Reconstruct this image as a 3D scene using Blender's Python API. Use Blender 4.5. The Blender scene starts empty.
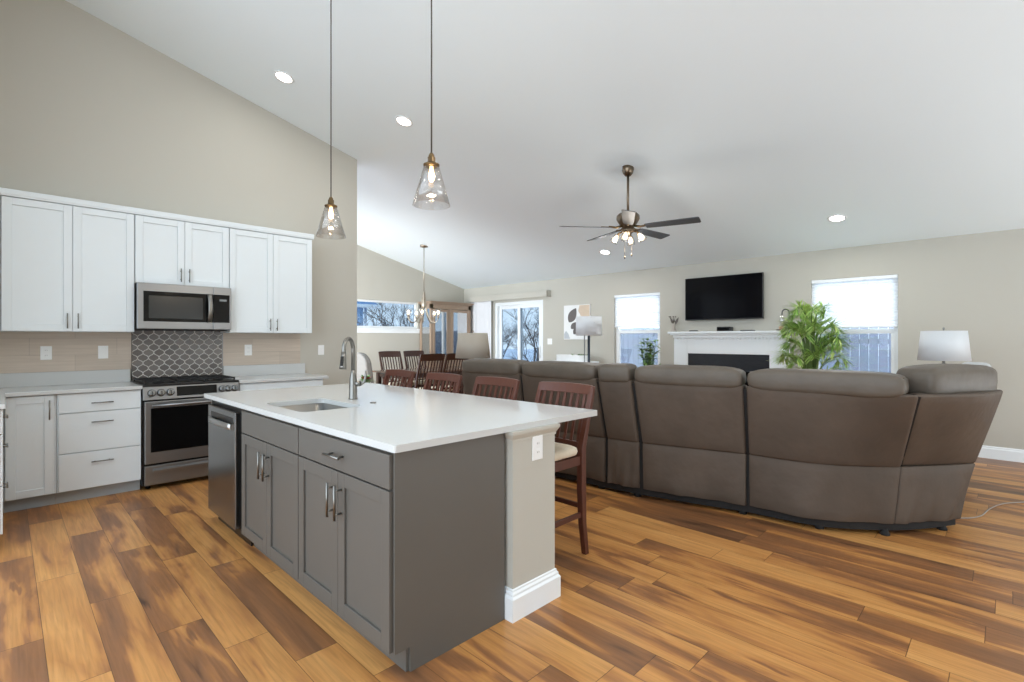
import bpy, math, random
from mathutils import Vector, Matrix
SC = bpy.context.scene
COL = SC.collection
PI = math.pi

# ------------------------------------------------------------------ camera, world, exposure
YAW = math.radians(44.67)
FPX = 501.6
cam_d = bpy.data.cameras.new('camera')
cam_d.sensor_width = 36.0
cam_d.lens = FPX / 1024 * 36.0
cam_d.shift_y = -2.0 / 1024
cam_d.clip_start = 0.05
cam_d.clip_end = 300
cam = bpy.data.objects.new('camera', cam_d)
COL.objects.link(cam)
cam.location = (0, 0, 1.34)
cam.rotation_euler = (PI / 2, 0, YAW - PI / 2)
SC.camera = cam
SC.view_settings.view_transform = 'Standard'
SC.view_settings.look = 'None'
SC.view_settings.gamma = 1.0
SC.view_settings.use_curve_mapping = False
SC.view_settings.exposure = 0.25

world = bpy.data.worlds.new('world')
SC.world = world
world.use_nodes = True
bg = world.node_tree.nodes['Background']
bg.inputs['Color'].default_value = (0.76, 0.88, 1.0, 1)
bg.inputs['Strength'].default_value = 2.9


def area_light(name, loc, target, sx, sy, power, color=(1, 1, 1), spread=PI):
    d = bpy.data.lights.new(name, 'AREA')
    d.shape = 'RECTANGLE'
    d.size = sx
    d.size_y = sy
    d.energy = power
    d.color = color
    o = bpy.data.objects.new(name, d)
    d.spread = spread
    COL.objects.link(o)
    o.location = loc
    o.rotation_euler = (Vector(target) - Vector(loc)).to_track_quat('-Z', 'Y').to_euler()
    return o


# fill lamps added out of view, behind and left of the camera
area_light('fill_light_rear', (5.0, -3.0, 1.0), (5.0, 0.2, 3.6), 5.2, 1.8, 125, (0.88, 0.95, 1.0))
area_light('fill_light_side', (-2.9, 0.4, 1.0), (1.0, 4.4, 0.1), 2.6, 1.3, 16, (0.88, 0.95, 1.0))

area_light('fill_light_hall', (1.5, 7.35, 1.3), (5.9, 9.2, 1.2), 1.9, 1.9, 82, (0.9, 0.96, 1.0), 1.75)  # unseen fill lamp added behind the kitchen wall to brighten the dining area

# ------------------------------------------------------------------ materials


def new_mat(name):
    m = bpy.data.materials.new(name)
    m.use_nodes = True
    nt = m.node_tree
    return m, nt, nt.nodes['Principled BSDF']


def s2l(c):
    return tuple(((x / 255) / 12.92 if x / 255 <= 0.04045 else (((x / 255) + 0.055) / 1.055) ** 2.4) for x in c) + (1,)


def mat(name, rgb, rough=0.5, metal=0.0, var=0.06, scale=8.0, bump=0.0, bscale=60.0, spec=0.5, stretch=None, sheen=0.0):
    """plain procedural material: a colour with a faint noise variation and an optional noise bump"""
    m, nt, p = new_mat(name)
    N, L = nt.nodes, nt.links
    c = s2l(rgb)
    tc = N.new('ShaderNodeTexCoord')
    mp = N.new('ShaderNodeMapping')
    if stretch:
        mp.inputs['Scale'].default_value = stretch
    L.new(tc.outputs['Object'], mp.inputs['Vector'])
    nz = N.new('ShaderNodeTexNoise')
    nz.inputs['Scale'].default_value = scale
    nz.inputs['Detail'].default_value = 3
    L.new(mp.outputs[0], nz.inputs['Vector'])
    mx = N.new('ShaderNodeMix')
    mx.data_type = 'RGBA'
    mx.inputs[6].default_value = tuple(min(1, x * (1 - var)) for x in c[:3]) + (1,)
    mx.inputs[7].default_value = tuple(min(1, x * (1 + var)) for x in c[:3]) + (1,)
    L.new(nz.outputs['Fac'], mx.inputs[0])
    L.new(mx.outputs[2], p.inputs['Base Color'])
    p.inputs['Roughness'].default_value = rough
    p.inputs['Metallic'].default_value = metal
    p.inputs['Specular IOR Level'].default_value = spec
    if sheen:
        p.inputs['Sheen Weight'].default_value = sheen
    if bump:
        n2 = N.new('ShaderNodeTexNoise')
        n2.inputs['Scale'].default_value = bscale
        n2.inputs['Detail'].default_value = 2
        L.new(mp.outputs[0], n2.inputs['Vector'])
        b = N.new('ShaderNodeBump')
        b.inputs['Strength'].default_value = bump
        b.inputs['Distance'].default_value = 0.01
        L.new(n2.outputs['Fac'], b.inputs['Height'])
        L.new(b.outputs[0], p.inputs['Normal'])
    return m


def emit_mat(name, rgb, strength):
    m, nt, p = new_mat(name)
    p.inputs['Base Color'].default_value = s2l(rgb)
    p.inputs['Emission Color'].default_value = s2l(rgb)
    p.inputs['Emission Strength'].default_value = strength
    return m


def glass_mat(name, tint=(1, 1, 1), refl=0.08, rough=0.0, edge=1.0):
    """thin clear glass: straight-through light mixed with a mirror reflection that grows at grazing angles"""
    m, nt, p = new_mat(name)
    N, L = nt.nodes, nt.links
    N.remove(p)
    out = N['Material Output']
    tr = N.new('ShaderNodeBsdfTransparent')
    tr.inputs[0].default_value = tuple(tint) + (1,)
    gl = N.new('ShaderNodeBsdfGlossy')
    gl.inputs['Roughness'].default_value = rough
    lw = N.new('ShaderNodeLayerWeight')
    lw.inputs[0].default_value = 0.25
    ma = N.new('ShaderNodeMath')
    ma.operation = 'MULTIPLY_ADD'
    ma.use_clamp = True
    ma.inputs[1].default_value = edge * 0.5
    ma.inputs[2].default_value = refl
    L.new(lw.outputs['Facing'], ma.inputs[0])
    mx = N.new('ShaderNodeMixShader')
    L.new(ma.outputs[0], mx.inputs[0])
    L.new(tr.outputs[0], mx.inputs[1])
    L.new(gl.outputs[0], mx.inputs[2])
    L.new(mx.outputs[0], out.inputs['Surface'])
    return m


def fabric_glow_mat(name, rgb, trans=0.5):
    """cloth that lets light through: diffuse mixed with translucent"""
    m, nt, p = new_mat(name)
    N, L = nt.nodes, nt.links
    N.remove(p)
    out = N['Material Output']
    d = N.new('ShaderNodeBsdfDiffuse')
    t = N.new('ShaderNodeBsdfTranslucent')
    nz = N.new('ShaderNodeTexNoise')
    nz.inputs['Scale'].default_value = 90
    cr = N.new('ShaderNodeValToRGB')
    c = s2l(rgb)
    cr.color_ramp.elements[0].color = tuple(x * 0.95 for x in c[:3]) + (1,)
    cr.color_ramp.elements[1].color = c
    L.new(nz.outputs['Fac'], cr.inputs[0])
    L.new(cr.outputs[0], d.inputs[0])
    L.new(cr.outputs[0], t.inputs[0])
    mx = N.new('ShaderNodeMixShader')
    mx.inputs[0].default_value = trans
    L.new(d.outputs[0], mx.inputs[1])
    L.new(t.outputs[0], mx.inputs[2])
    L.new(mx.outputs[0], out.inputs['Surface'])
    return m


def floor_mat():
    m, nt, p = new_mat('hickory_plank')
    N, L = nt.nodes, nt.links

    def math_(op, a, b=None, c=None):
        n = N.new('ShaderNodeMath')
        n.operation = op
        for i, v in enumerate((a, b, c)):
            if v is None:
                continue
            if isinstance(v, (int, float)):
                n.inputs[i].default_value = v
            else:
                L.new(v, n.inputs[i])
        return n.outputs[0]
    g = N.new('ShaderNodeNewGeometry')
    sp = N.new('ShaderNodeSeparateXYZ')
    L.new(g.outputs['Position'], sp.inputs[0])
    X, Y = sp.outputs[0], sp.outputs[1]
    W, LEN = 0.182, 1.22
    xs = math_('DIVIDE', math_('ADD', X, 0.06), W)
    row = math_('FLOOR', xs)
    fx = math_('FRACT', xs)
    wn = N.new('ShaderNodeTexWhiteNoise')
    wn.noise_dimensions = '1D'
    L.new(row, wn.inputs['W'])
    ys = math_('DIVIDE', math_('ADD', Y, math_('MULTIPLY', wn.outputs['Value'], 7.3)), LEN)
    colm = math_('FLOOR', ys)
    fy = math_('FRACT', ys)
    cmb = N.new('ShaderNodeCombineXYZ')
    L.new(row, cmb.inputs[0])
    L.new(colm, cmb.inputs[1])
    wn2 = N.new('ShaderNodeTexWhiteNoise')
    wn2.noise_dimensions = '3D'
    L.new(cmb.outputs[0], wn2.inputs['Vector'])
    pid = wn2.outputs['Value']
    # grain coordinates, each plank cut from another spot of the log
    gv = N.new('ShaderNodeCombineXYZ')
    L.new(math_('MULTIPLY', X, 5.2), gv.inputs[0])
    L.new(math_('MULTIPLY', Y, 1.0), gv.inputs[1])
    L.new(math_('MULTIPLY', pid, 47.0), gv.inputs[2])
    n1 = N.new('ShaderNodeTexNoise')
    n1.inputs['Scale'].default_value = 1.0
    n1.inputs['Detail'].default_value = 4.0
    n1.inputs['Roughness'].default_value = 0.48
    n1.inputs['Distortion'].default_value = 0.55
    L.new(gv.outputs[0], n1.inputs['Vector'])
    gv2 = N.new('ShaderNodeCombineXYZ')
    L.new(math_('MULTIPLY', X, 70), gv2.inputs[0])
    L.new(math_('MULTIPLY', Y, 3.0), gv2.inputs[1])
    L.new(math_('MULTIPLY', pid, 91.0), gv2.inputs[2])
    n2 = N.new('ShaderNodeTexNoise')
    n2.inputs['Scale'].default_value = 1.0
    n2.inputs['Detail'].default_value = 4.0
    n2.inputs['Distortion'].default_value = 0.6
    L.new(gv2.outputs[0], n2.inputs['Vector'])
    gv3 = N.new('ShaderNodeCombineXYZ')
    L.new(math_('MULTIPLY', X, 26), gv3.inputs[0])
    L.new(math_('MULTIPLY', Y, 1.3), gv3.inputs[1])
    L.new(math_('MULTIPLY', pid, 33.0), gv3.inputs[2])
    n3 = N.new('ShaderNodeTexNoise')
    n3.inputs['Scale'].default_value = 1.0
    n3.inputs['Detail'].default_value = 2.0
    n3.inputs['Distortion'].default_value = 0.5
    L.new(gv3.outputs[0], n3.inputs['Vector'])
    heart = math_('ADD', math_('MULTIPLY_ADD', n1.outputs['Fac'], 1.45, -0.26), math_('MULTIPLY_ADD', pid, 0.36, -0.18))
    heart = math_('ADD', heart, math_('MULTIPLY_ADD', n3.outputs['Fac'], 0.34, -0.17))
    # knots: sparse dark eyes stretched along the board
    kv = N.new('ShaderNodeCombineXYZ')
    L.new(math_('ADD', math_('MULTIPLY', X, 8.0), math_('MULTIPLY', n1.outputs['Fac'], 2.2)), kv.inputs[0])
    L.new(math_('ADD', math_('MULTIPLY', Y, 1.9), math_('MULTIPLY', n3.outputs['Fac'], .8)), kv.inputs[1])
    L.new(math_('MULTIPLY', pid, 19.0), kv.inputs[2])
    vo = N.new('ShaderNodeTexVoronoi')
    vo.inputs['Scale'].default_value = 0.8
    L.new(kv.outputs[0], vo.inputs['Vector'])
    kn = math_('MULTIPLY', math_('SUBTRACT', 0.17, math_('MINIMUM', vo.outputs['Distance'], 0.17)), 2.0)
    heart = math_('ADD', heart, kn)
    heart = math_('ADD', heart, math_('MULTIPLY_ADD', n2.outputs['Fac'], 0.16, -0.08))
    cr = N.new('ShaderNodeValToRGB')
    el = cr.color_ramp.elements
    stops = [(0.10, (205, 150, 88)), (0.43, (190, 133, 74)), (0.515, (170, 115, 66)), (0.56, (146, 98, 60)), (0.76, (126, 86, 56)), (0.95, (78, 52, 35))]
    el[0].position, el[0].color = stops[0][0], s2l(stops[0][1])
    el[1].position, el[1].color = stops[-1][0], s2l(stops[-1][1])
    for q, c in stops[1:-1]:
        e = el.new(q)
        e.color = s2l(c)
    L.new(heart, cr.inputs[0])
    # fine grain darkens a little
    mul = N.new('ShaderNodeMix')
    mul.data_type = 'RGBA'
    mul.blend_type = 'MULTIPLY'
    mul.inputs[0].default_value = 1.0
    L.new(cr.outputs[0], mul.inputs[6])
    gr = N.new('ShaderNodeValToRGB')
    gr.color_ramp.elements[0].color = (0.72, 0.70, 0.68, 1)
    gr.color_ramp.elements[0].position = 0.25
    gr.color_ramp.elements[1].color = (1.08, 1.08, 1.08, 1)
    gr.color_ramp.elements[1].position = 0.62
    L.new(n2.outputs['Fac'], gr.inputs[0])
    L.new(gr.outputs[0], mul.inputs[7])
    # seams
    ex = math_('MINIMUM', fx, math_('SUBTRACT', 1.0, fx))
    ey = math_('MINIMUM', fy, math_('SUBTRACT', 1.0, fy))
    seam = math_('MAXIMUM', math_('LESS_THAN', ex, 0.007), math_('LESS_THAN', ey, 0.0013))
    mx = N.new('ShaderNodeMix')
    mx.data_type = 'RGBA'
    L.new(math_('MULTIPLY', seam, 0.75), mx.inputs[0])
    L.new(mul.outputs[2], mx.inputs[6])
    mx.inputs[7].default_value = s2l((58, 36, 22))
    L.new(mx.outputs[2], p.inputs['Base Color'])
    p.inputs['Roughness'].default_value = 0.36
    p.inputs['Specular IOR Level'].default_value = 0.45
    b = N.new('ShaderNodeBump')
    b.inputs['Strength'].default_value = 0.12
    b.inputs['Distance'].default_value = 0.003
    L.new(n2.outputs['Fac'], b.inputs['Height'])
    L.new(b.outputs[0], p.inputs['Normal'])
    return m


def plank_tile_mat():
    m, nt, p = new_mat('wood_look_tile')
    N, L = nt.nodes, nt.links
    tc = N.new('ShaderNodeNewGeometry')
    sp = N.new('ShaderNodeSeparateXYZ')
    cb = N.new('ShaderNodeCombineXYZ')
    L.new(tc.outputs['Position'], sp.inputs[0])
    L.new(sp.outputs[0], cb.inputs[0])
    L.new(sp.outputs[2], cb.inputs[1])
    br = N.new('ShaderNodeTexBrick')
    br.inputs['Color1'].default_value = s2l((206, 192, 177))
    br.inputs['Color2'].default_value = s2l((196, 182, 167))
    br.inputs['Mortar'].default_value = s2l((176, 164, 151))
    br.inputs['Scale'].default_value = 1.0
    br.inputs['Brick Width'].default_value = 0.6
    br.inputs['Row Height'].default_value = 0.152
    br.inputs['Mortar Size'].default_value = 0.0016
    mp = N.new('ShaderNodeMapping')
    mp.inputs['Location'].default_value = (0.15, 0.02, 0)
    L.new(cb.outputs[0], mp.inputs['Vector'])
    L.new(mp.outputs[0], br.inputs['Vector'])
    mp2 = N.new('ShaderNodeMapping')
    mp2.inputs['Scale'].default_value = (3, 60, 1)
    L.new(cb.outputs[0], mp2.inputs['Vector'])
    nz = N.new('ShaderNodeTexNoise')
    nz.inputs['Scale'].default_value = 1.0
    nz.inputs['Detail'].default_value = 4
    L.new(mp2.outputs[0], nz.inputs['Vector'])
    cr = N.new('ShaderNodeValToRGB')
    cr.color_ramp.elements[0].color = (0.80, 0.78, 0.76, 1)
    cr.color_ramp.elements[1].color = (1.1, 1.1, 1.1, 1)
    L.new(nz.outputs['Fac'], cr.inputs[0])
    mx = N.new('ShaderNodeMix')
    mx.data_type = 'RGBA'
    mx.blend_type = 'MULTIPLY'
    mx.inputs[0].default_value = 1
    L.new(br.outputs['Color'], mx.inputs[6])
    L.new(cr.outputs[0], mx.inputs[7])
    L.new(mx.outputs[2], p.inputs['Base Color'])
    p.inputs['Roughness'].default_value = 0.4
    return m


def island_random_mat(name, c0, c1, rough):
    """each separate tile or board of a mesh takes its own tone"""
    m, nt, p = new_mat(name)
    N, L = nt.nodes, nt.links
    g = N.new('ShaderNodeNewGeometry')
    cr = N.new('ShaderNodeValToRGB')
    cr.color_ramp.elements[0].color = s2l(c0)
    cr.color_ramp.elements[1].color = s2l(c1)
    L.new(g.outputs['Random Per Island'], cr.inputs[0])
    nz = N.new('ShaderNodeTexNoise')
    nz.inputs['Scale'].default_value = 45
    mx = N.new('ShaderNodeMix')
    mx.data_type = 'RGBA'
    mx.blend_type = 'MULTIPLY'
    mx.inputs[0].default_value = 0.5
    L.new(cr.outputs[0], mx.inputs[6])
    L.new(nz.outputs['Color'], mx.inputs[7])
    mx.inputs[0].default_value = 0.25
    L.new(mx.outputs[2], p.inputs['Base Color'])
    p.inputs['Roughness'].default_value = rough
    return m


def brushed_mat(name, rgb, rough=0.3, axis=(1, 1, 120)):
    m, nt, p = new_mat(name)
    N, L = nt.nodes, nt.links
    tc = N.new('ShaderNodeTexCoord')
    mp = N.new('ShaderNodeMapping')
    mp.inputs['Scale'].default_value = axis
    L.new(tc.outputs['Object'], mp.inputs['Vector'])
    nz = N.new('ShaderNodeTexNoise')
    nz.inputs['Scale'].default_value = 3
    nz.inputs['Detail'].default_value = 3
    L.new(mp.outputs[0], nz.inputs['Vector'])
    mr = N.new('ShaderNodeMapRange')
    mr.inputs['To Min'].default_value = rough * 0.95
    mr.inputs['To Max'].default_value = rough * 1.06
    L.new(nz.outputs['Fac'], mr.inputs['Value'])
    L.new(mr.outputs[0], p.inputs['Roughness'])
    p.inputs['Base Color'].default_value = s2l(rgb)
    p.inputs['Metallic'].default_value = 1.0
    return m


M = {}
M['wall'] = mat('wall_paint', (188, 184, 173), 0.75, var=0.015, scale=1.5, bump=0.05, bscale=180)
M['ceil'] = mat('ceiling_paint', (238, 247, 251), 0.85, var=0.01, scale=1.5, bump=0.06, bscale=160)
M['floor'] = floor_mat()
M['trim'] = mat('white_trim', (238, 241, 242), 0.4, var=0.01)
M['cab'] = mat('white_cabinet', (224, 230, 232), 0.42, var=0.01)
M['kick'] = mat('grey_toe_kick', (170, 176, 178), 0.5, var=0.02)
M['grey'] = mat('grey_cabinet', (92, 88, 82), 0.42, var=0.02)
M['quartz'] = mat('white_quartz', (201, 202, 200), 0.16, var=0.015, scale=160)
M['steel'] = brushed_mat('brushed_steel', (146, 147, 148), 0.4)
M['steel_dark'] = brushed_mat('dishwasher_steel', (132, 135, 137), 0.24)
M['chrome'] = mat('satin_nickel', (134, 132, 127), 0.34, 1.0, var=0.02)
M['sink'] = brushed_mat('sink_steel', (150, 150, 148), 0.3, (40, 1, 1))
M['black'] = mat('black_plastic', (12, 12, 13), 0.35, var=0.05)
M['blackglass'] = mat('black_glass', (10, 10, 11), 0.06, var=0.02, spec=0.4)
M['iron'] = mat('cast_iron', (24, 24, 25), 0.6, var=0.1, bump=0.1)
M['arabesque'] = island_random_mat('lantern_tile', (94, 86, 81), (128, 120, 114), 0.25)
M['grout'] = mat('grout', (222, 220, 214), 0.8)
M['woodtile'] = plank_tile_mat()
M['plate'] = mat('white_plate', (240, 240, 238), 0.35, var=0.01)
M['slot'] = mat('socket_slot', (70, 70, 70), 0.5)
M['leather'] = mat('taupe_leather', (84, 72, 62), 0.62, var=0.32, scale=3.5, bump=0.55, bscale=11, spec=0.28)
M['leather_pil'] = mat('taupe_leather_pillow', (92, 83, 73), 0.5, var=0.28, scale=6, bump=0.6, bscale=9, spec=0.4)
M['dust_gap_shade'] = mat('black_dust_cover_gap_shade', (22, 19, 18), 0.8)  # sofa underside, and the strips standing in for shade in its gaps
M['cherry'] = mat('cherry_wood', (84, 44, 30), 0.4, var=0.2, scale=6, stretch=(14, 14, 1.5))
M['cherry_dark'] = mat('dark_cherry_wood', (58, 35, 28), 0.24, var=0.2, scale=6, stretch=(14, 14, 1.5))
M['cream'] = mat('cream_seat_fabric', (222, 210, 188), 0.85, var=0.06, scale=70, bump=0.15, bscale=250)
M['brass'] = mat('aged_brass', (112, 92, 66), 0.35, 1.0, var=0.1)
M['cord'] = mat('black_cord', (64, 58, 52), 0.6)
M['glass'] = glass_mat('clear_glass', (0.97, 0.97, 0.97), 0.05)
M['pglass'] = glass_mat('pendant_glass', (0.93, 0.92, 0.91), 0.06, rough=.05, edge=0.9)
M['pane'] = glass_mat('window_glass', (0.50, 0.54, 0.57), 0.03, edge=0.25)  # grey tint added to darken the bright view outside
M['pane_mid'] = glass_mat('lower_sash_glass', (0.72, 0.74, 0.76), 0.03, edge=0.25)  # weaker tint, dims the fence behind the lower sash
M['pane_clear'] = glass_mat('upper_sash_glass', (0.97, 0.98, 0.99), 0.03, edge=0.25)
M['hglass'] = glass_mat('hutch_glass', (0.75, 0.8, 0.85), 0.55, edge=0.4)
M['bulb'] = emit_mat('warm_bulb', (255, 214, 160), 5)
M['bulb_soft'] = emit_mat('soft_bulb', (255, 228, 190), 2.6)
M['canlight'] = emit_mat('can_light', (255, 250, 240), 9)
M['nickel'] = mat('brushed_nickel', (168, 156, 140), 0.3, 1.0, var=0.05)
M['bronze'] = mat('fan_bronze', (120, 106, 90), 0.32, 1.0, var=0.05)
M['blade'] = mat('fan_blade', (70, 74, 78), 0.5, var=0.15, scale=5, stretch=(2, 14, 1))
M['shade'] = fabric_glow_mat('white_lamp_shade', (240, 242, 244), 0.35)
M['shade_tan'] = fabric_glow_mat('linen_lamp_shade', (202, 193, 180), 0.3)
M['blind'] = fabric_glow_mat('cellular_shade', (252, 252, 252), 0.75)
M['vblind'] = fabric_glow_mat('vertical_blind', (252, 252, 254), 0.12)
M['tv'] = mat('tv_screen', (5, 6, 12), 0.1, var=0.02, spec=0.18)
M['firebox'] = mat('fireplace_slate', (44, 46, 50), 0.22, var=0.3, scale=6, stretch=(1, 3, 16))
M['mantel'] = mat('mantel_white', (236, 240, 241), 0.4, var=0.01)
M['canvas'] = mat('canvas_white', (232, 232, 230), 0.8, var=0.04)
M['leafgrey'] = mat('painted_grey', (104, 98, 96), 0.8)
M['leaftan'] = mat('painted_tan', (206, 186, 164), 0.8, var=0.12, scale=14)
M['ltgrey'] = mat('painted_light_grey', (186, 190, 194), 0.8)
M['leaf'] = island_random_mat('green_leaf', (62, 108, 46), (146, 184, 96), 0.45)
M['palm'] = island_random_mat('palm_leaf', (116, 176, 56), (222, 240, 150), 0.45)
M['stem'] = mat('plant_stem', (104, 128, 66), 0.6)
M['red'] = mat('red_flower', (150, 48, 44), 0.6)
M['pot'] = mat('ceramic_pot', (226, 226, 224), 0.35)
M['basket'] = mat('woven_basket', (150, 118, 84), 0.8, var=0.3, scale=30, bump=0.5, bscale=60)
M['soil'] = mat('soil', (58, 44, 34), 0.95)
M['hutch'] = mat('hutch_wood', (152, 130, 110), 0.4, var=0.18, scale=5, stretch=(12, 12, 1.5))
M['tabletop'] = mat('dining_table_wood', (110, 84, 70), 0.12, var=0.15, scale=4, stretch=(2, 12, 1), spec=0.7)
M['slip'] = mat('grey_upholstery', (122, 119, 115), 0.9, var=0.07, scale=20, bump=0.15, bscale=120)
M['plaid'] = mat('pale_pillow', (186, 188, 188), 0.85, var=0.08, scale=24)
M['darkmetal'] = mat('dark_metal', (62, 68, 76), 0.35, 0.8)
M['pewter'] = mat('pewter', (150, 152, 150), 0.35, 0.9)
M['snow'] = mat('snow', (205, 219, 238), 0.9, var=0.08, scale=0.6, bump=0.2, bscale=2)
M['siding'] = mat('blue_siding', (176, 204, 230), 0.7, var=0.05)
M['roof'] = mat('blue_grey_shingle', (110, 150, 196), 0.8, var=0.1)
M['fence'] = mat('weathered_fence', (168, 172, 184), 0.8, var=0.12, scale=3, stretch=(6, 6, 0.6))
M['bark'] = mat('bark', (92, 86, 88), 0.9, var=0.2, scale=12)
M['twig'] = mat('brush_twigs', (118, 104, 100), 0.9, var=0.2)
M['statue'] = mat('statue_resin', (176, 168, 158), 0.6, var=0.15, scale=20)
M['statue_dark'] = mat('statue_bronze', (112, 104, 98), 0.5, var=0.2, scale=20)
M['candle'] = mat('peach_candle', (216, 178, 150), 0.6)
M['flower'] = mat('white_flower', (240, 236, 238), 0.7)

# ------------------------------------------------------------------ mesh builder


class MB:
    def __init__(s):
        s.v, s.f, s.sm = [], [], []
        s.M = None

    def add(s, verts, faces, smooth=False):
        o = len(s.v)
        if s.M is not None:
            verts = [s.M @ Vector(q) for q in verts]
        s.v += [tuple(q) for q in verts]
        s.f += [tuple(i + o for i in f) for f in faces]
        s.sm += [smooth] * len(faces)
        return s

    def box(s, x0, y0, z0, x1, y1, z1):
        x0, x1 = min(x0, x1), max(x0, x1)
        y0, y1 = min(y0, y1), max(y0, y1)
        z0, z1 = min(z0, z1), max(z0, z1)
        v = [(x0, y0, z0), (x1, y0, z0), (x1, y1, z0), (x0, y1, z0), (x0, y0, z1), (x1, y0, z1), (x1, y1, z1), (x0, y1, z1)]
        return s.hexa(v)

    def hexa(s, v):
        return s.add(v, [(3, 2, 1, 0), (4, 5, 6, 7), (0, 1, 5, 4), (1, 2, 6, 5), (2, 3, 7, 6), (3, 0, 4, 7)])

    def prism(s, pts, z0, z1):
        n = len(pts)
        v = [(x, y, z0) for x, y in pts] + [(x, y, z1) for x, y in pts]
        f = [tuple(range(n - 1, -1, -1)), tuple(range(n, 2 * n))]
        f += [(i, (i + 1) % n, n + (i + 1) % n, n + i) for i in range(n)]
        return s.add(v, f)

    def extrude(s, pts, dvec):
        """closed 3D outline pushed along dvec"""
        n = len(pts)
        d = Vector(dvec)
        v = [Vector(q) for q in pts] + [Vector(q) + d for q in pts]
        f = [tuple(range(n - 1, -1, -1)), tuple(range(n, 2 * n))]
        f += [(i, (i + 1) % n, n + (i + 1) % n, n + i) for i in range(n)]
        return s.add(v, f)

    def tube(s, pts, r, n=10, flat=1.0, cap=True):
        pts = [Vector(q) for q in pts]
        rs = r if isinstance(r, (list, tuple)) else [r] * len(pts)
        rings = []
        ref = None
        for i, q in enumerate(pts):
            t = (pts[min(i + 1, len(pts) - 1)] - pts[max(i - 1, 0)]).normalized()
            if ref is None:
                ref = Vector((0, 0, 1)) if abs(t.z) < 0.9 else Vector((1, 0, 0))
            a = (ref - t * ref.dot(t)).normalized()
            ref = a
            b = t.cross(a)
            rings.append([q + (a * math.cos(2 * PI * k / n) + b * math.sin(2 * PI * k / n) * flat) * rs[i] for k in range(n)])
        v = [q for rg in rings for q in rg]
        f = []
        for i in range(len(pts) - 1):
            for k in range(n):
                f.append((i * n + k, i * n + (k + 1) % n, (i + 1) * n + (k + 1) % n, (i + 1) * n + k))
        s.add(v, f, True)
        if cap:
            o = len(s.v) - len(v)
            s.f += [tuple(o + k for k in range(n - 1, -1, -1)), tuple(o + len(v) - n + k for k in range(n))]
            s.sm += [False, False]
        return s

    def cyl(s, p0, p1, r0, r1=None, n=16):
        return s.tube([p0, p1], [r0, r0 if r1 is None else r1], n)

    def bar(s, p0, p1, w, d, ref=(0, 0, 1)):
        """square-section bar from p0 to p1"""
        p0, p1 = Vector(p0), Vector(p1)
        t = (p1 - p0).normalized()
        ref = Vector(ref)
        if abs(t.dot(ref)) > 0.95:
            ref = Vector((0, 1, 0))
        a = t.cross(ref).normalized() * w / 2
        b = t.cross(a).normalized() * d / 2
        v = [p0 - a - b, p0 + a - b, p0 + a + b, p0 - a + b, p1 - a - b, p1 + a - b, p1 + a + b, p1 - a + b]
        return s.hexa(v)

    def lathe(s, prof, c=(0, 0, 0), n=24, close=False):
        c = Vector(c)
        v, f = [], []
        m = len(prof)
        for r, z in prof:
            for k in range(n):
                a = 2 * PI * k / n
                v.append(c + Vector((r * math.cos(a), r * math.sin(a), z)))
        for i in range(m - 1 if not close else m):
            j = (i + 1) % m
            for k in range(n):
                f.append((i * n + k, i * n + (k + 1) % n, j * n + (k + 1) % n, j * n + k))
        s.add(v, f, True)
        if not close:
            o = len(s.v) - len(v)
            if prof[0][0] > 1e-5:
                s.f.append(tuple(o + k for k in range(n - 1, -1, -1)))
                s.sm.append(False)
            if prof[-1][0] > 1e-5:
                s.f.append(tuple(o + (m - 1) * n + k for k in range(n)))
                s.sm.append(False)
        return s

    def cushion(s, c, h, e=0.35, rot=0.0, tilt=0.0, n=20, m=12, wob=0.0, seed=0, ez=None):
        """pillowy box (superellipsoid) with half sizes h"""
        R = Matrix.Rotation(rot, 3, 'Z') @ Matrix.Rotation(tilt, 3, 'X')
        rnd = random.Random(seed)
        ph = [rnd.uniform(0, 6.28) for _ in range(6)]
        ez = ez or e

        def sp(x, q):
            return math.copysign(abs(x) ** q, x)
        v, f = [], []
        for i in range(m + 1):
            la = -PI / 2 + PI * i / m
            for k in range(n):
                lo = 2 * PI * k / n
                cx = sp(math.cos(la), ez) * sp(math.cos(lo), e)
                cy = sp(math.cos(la), ez) * sp(math.sin(lo), e)
                cz = sp(math.sin(la), ez)
                q = Vector((cx * h[0], cy * h[1], cz * h[2]))
                if wob:
                    w = math.sin(q.x * 17 + ph[0] + 3 * q.z) * math.sin(q.y * 13 + ph[1]) + 0.6 * math.sin(q.x * 31 + ph[2]) * math.sin(q.z * 25 + ph[3])
                    q *= 1 + wob * w
                v.append(R @ q + Vector(c))
        for i in range(m):
            for k in range(n):
                f.append((i * n + k, i * n + (k + 1) % n, (i + 1) * n + (k + 1) % n, (i + 1) * n + k))
        return s.add(v, f, True)

    def build(s, name, material, parent=None, bevel=0.0, seg=2):
        me = bpy.data.meshes.new(name)
        off = Vector((0, 0, 0))
        q = parent
        while q is not None:
            off += q.location
            q = q.parent
        vs = [Vector(v) for v in s.v]
        if parent is None:
            lo = [min(v[i] for v in vs) for i in range(3)]
            hi = [max(v[i] for v in vs) for i in range(3)]
            off = Vector(((lo[0] + hi[0]) / 2, (lo[1] + hi[1]) / 2, lo[2]))
        me.from_pydata([tuple(v - off) for v in vs], [], s.f)
        for p, sm in zip(me.polygons, s.sm):
            p.use_smooth = sm
        me.materials.append(material)
        me.update()
        import bmesh
        b = bmesh.new()
        b.from_mesh(me)
        bmesh.ops.recalc_face_normals(b, faces=b.faces)
        b.to_mesh(me)
        b.free()
        o = bpy.data.objects.new(name, me)
        COL.objects.link(o)
        if parent is not None:
            o.parent = parent
        else:
            o.location = off
        if bevel:
            md = o.modifiers.new('bevel', 'BEVEL')
            md.width = bevel
            md.segments = seg
            md.limit_method = 'ANGLE'
            md.angle_limit = math.radians(40)
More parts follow.
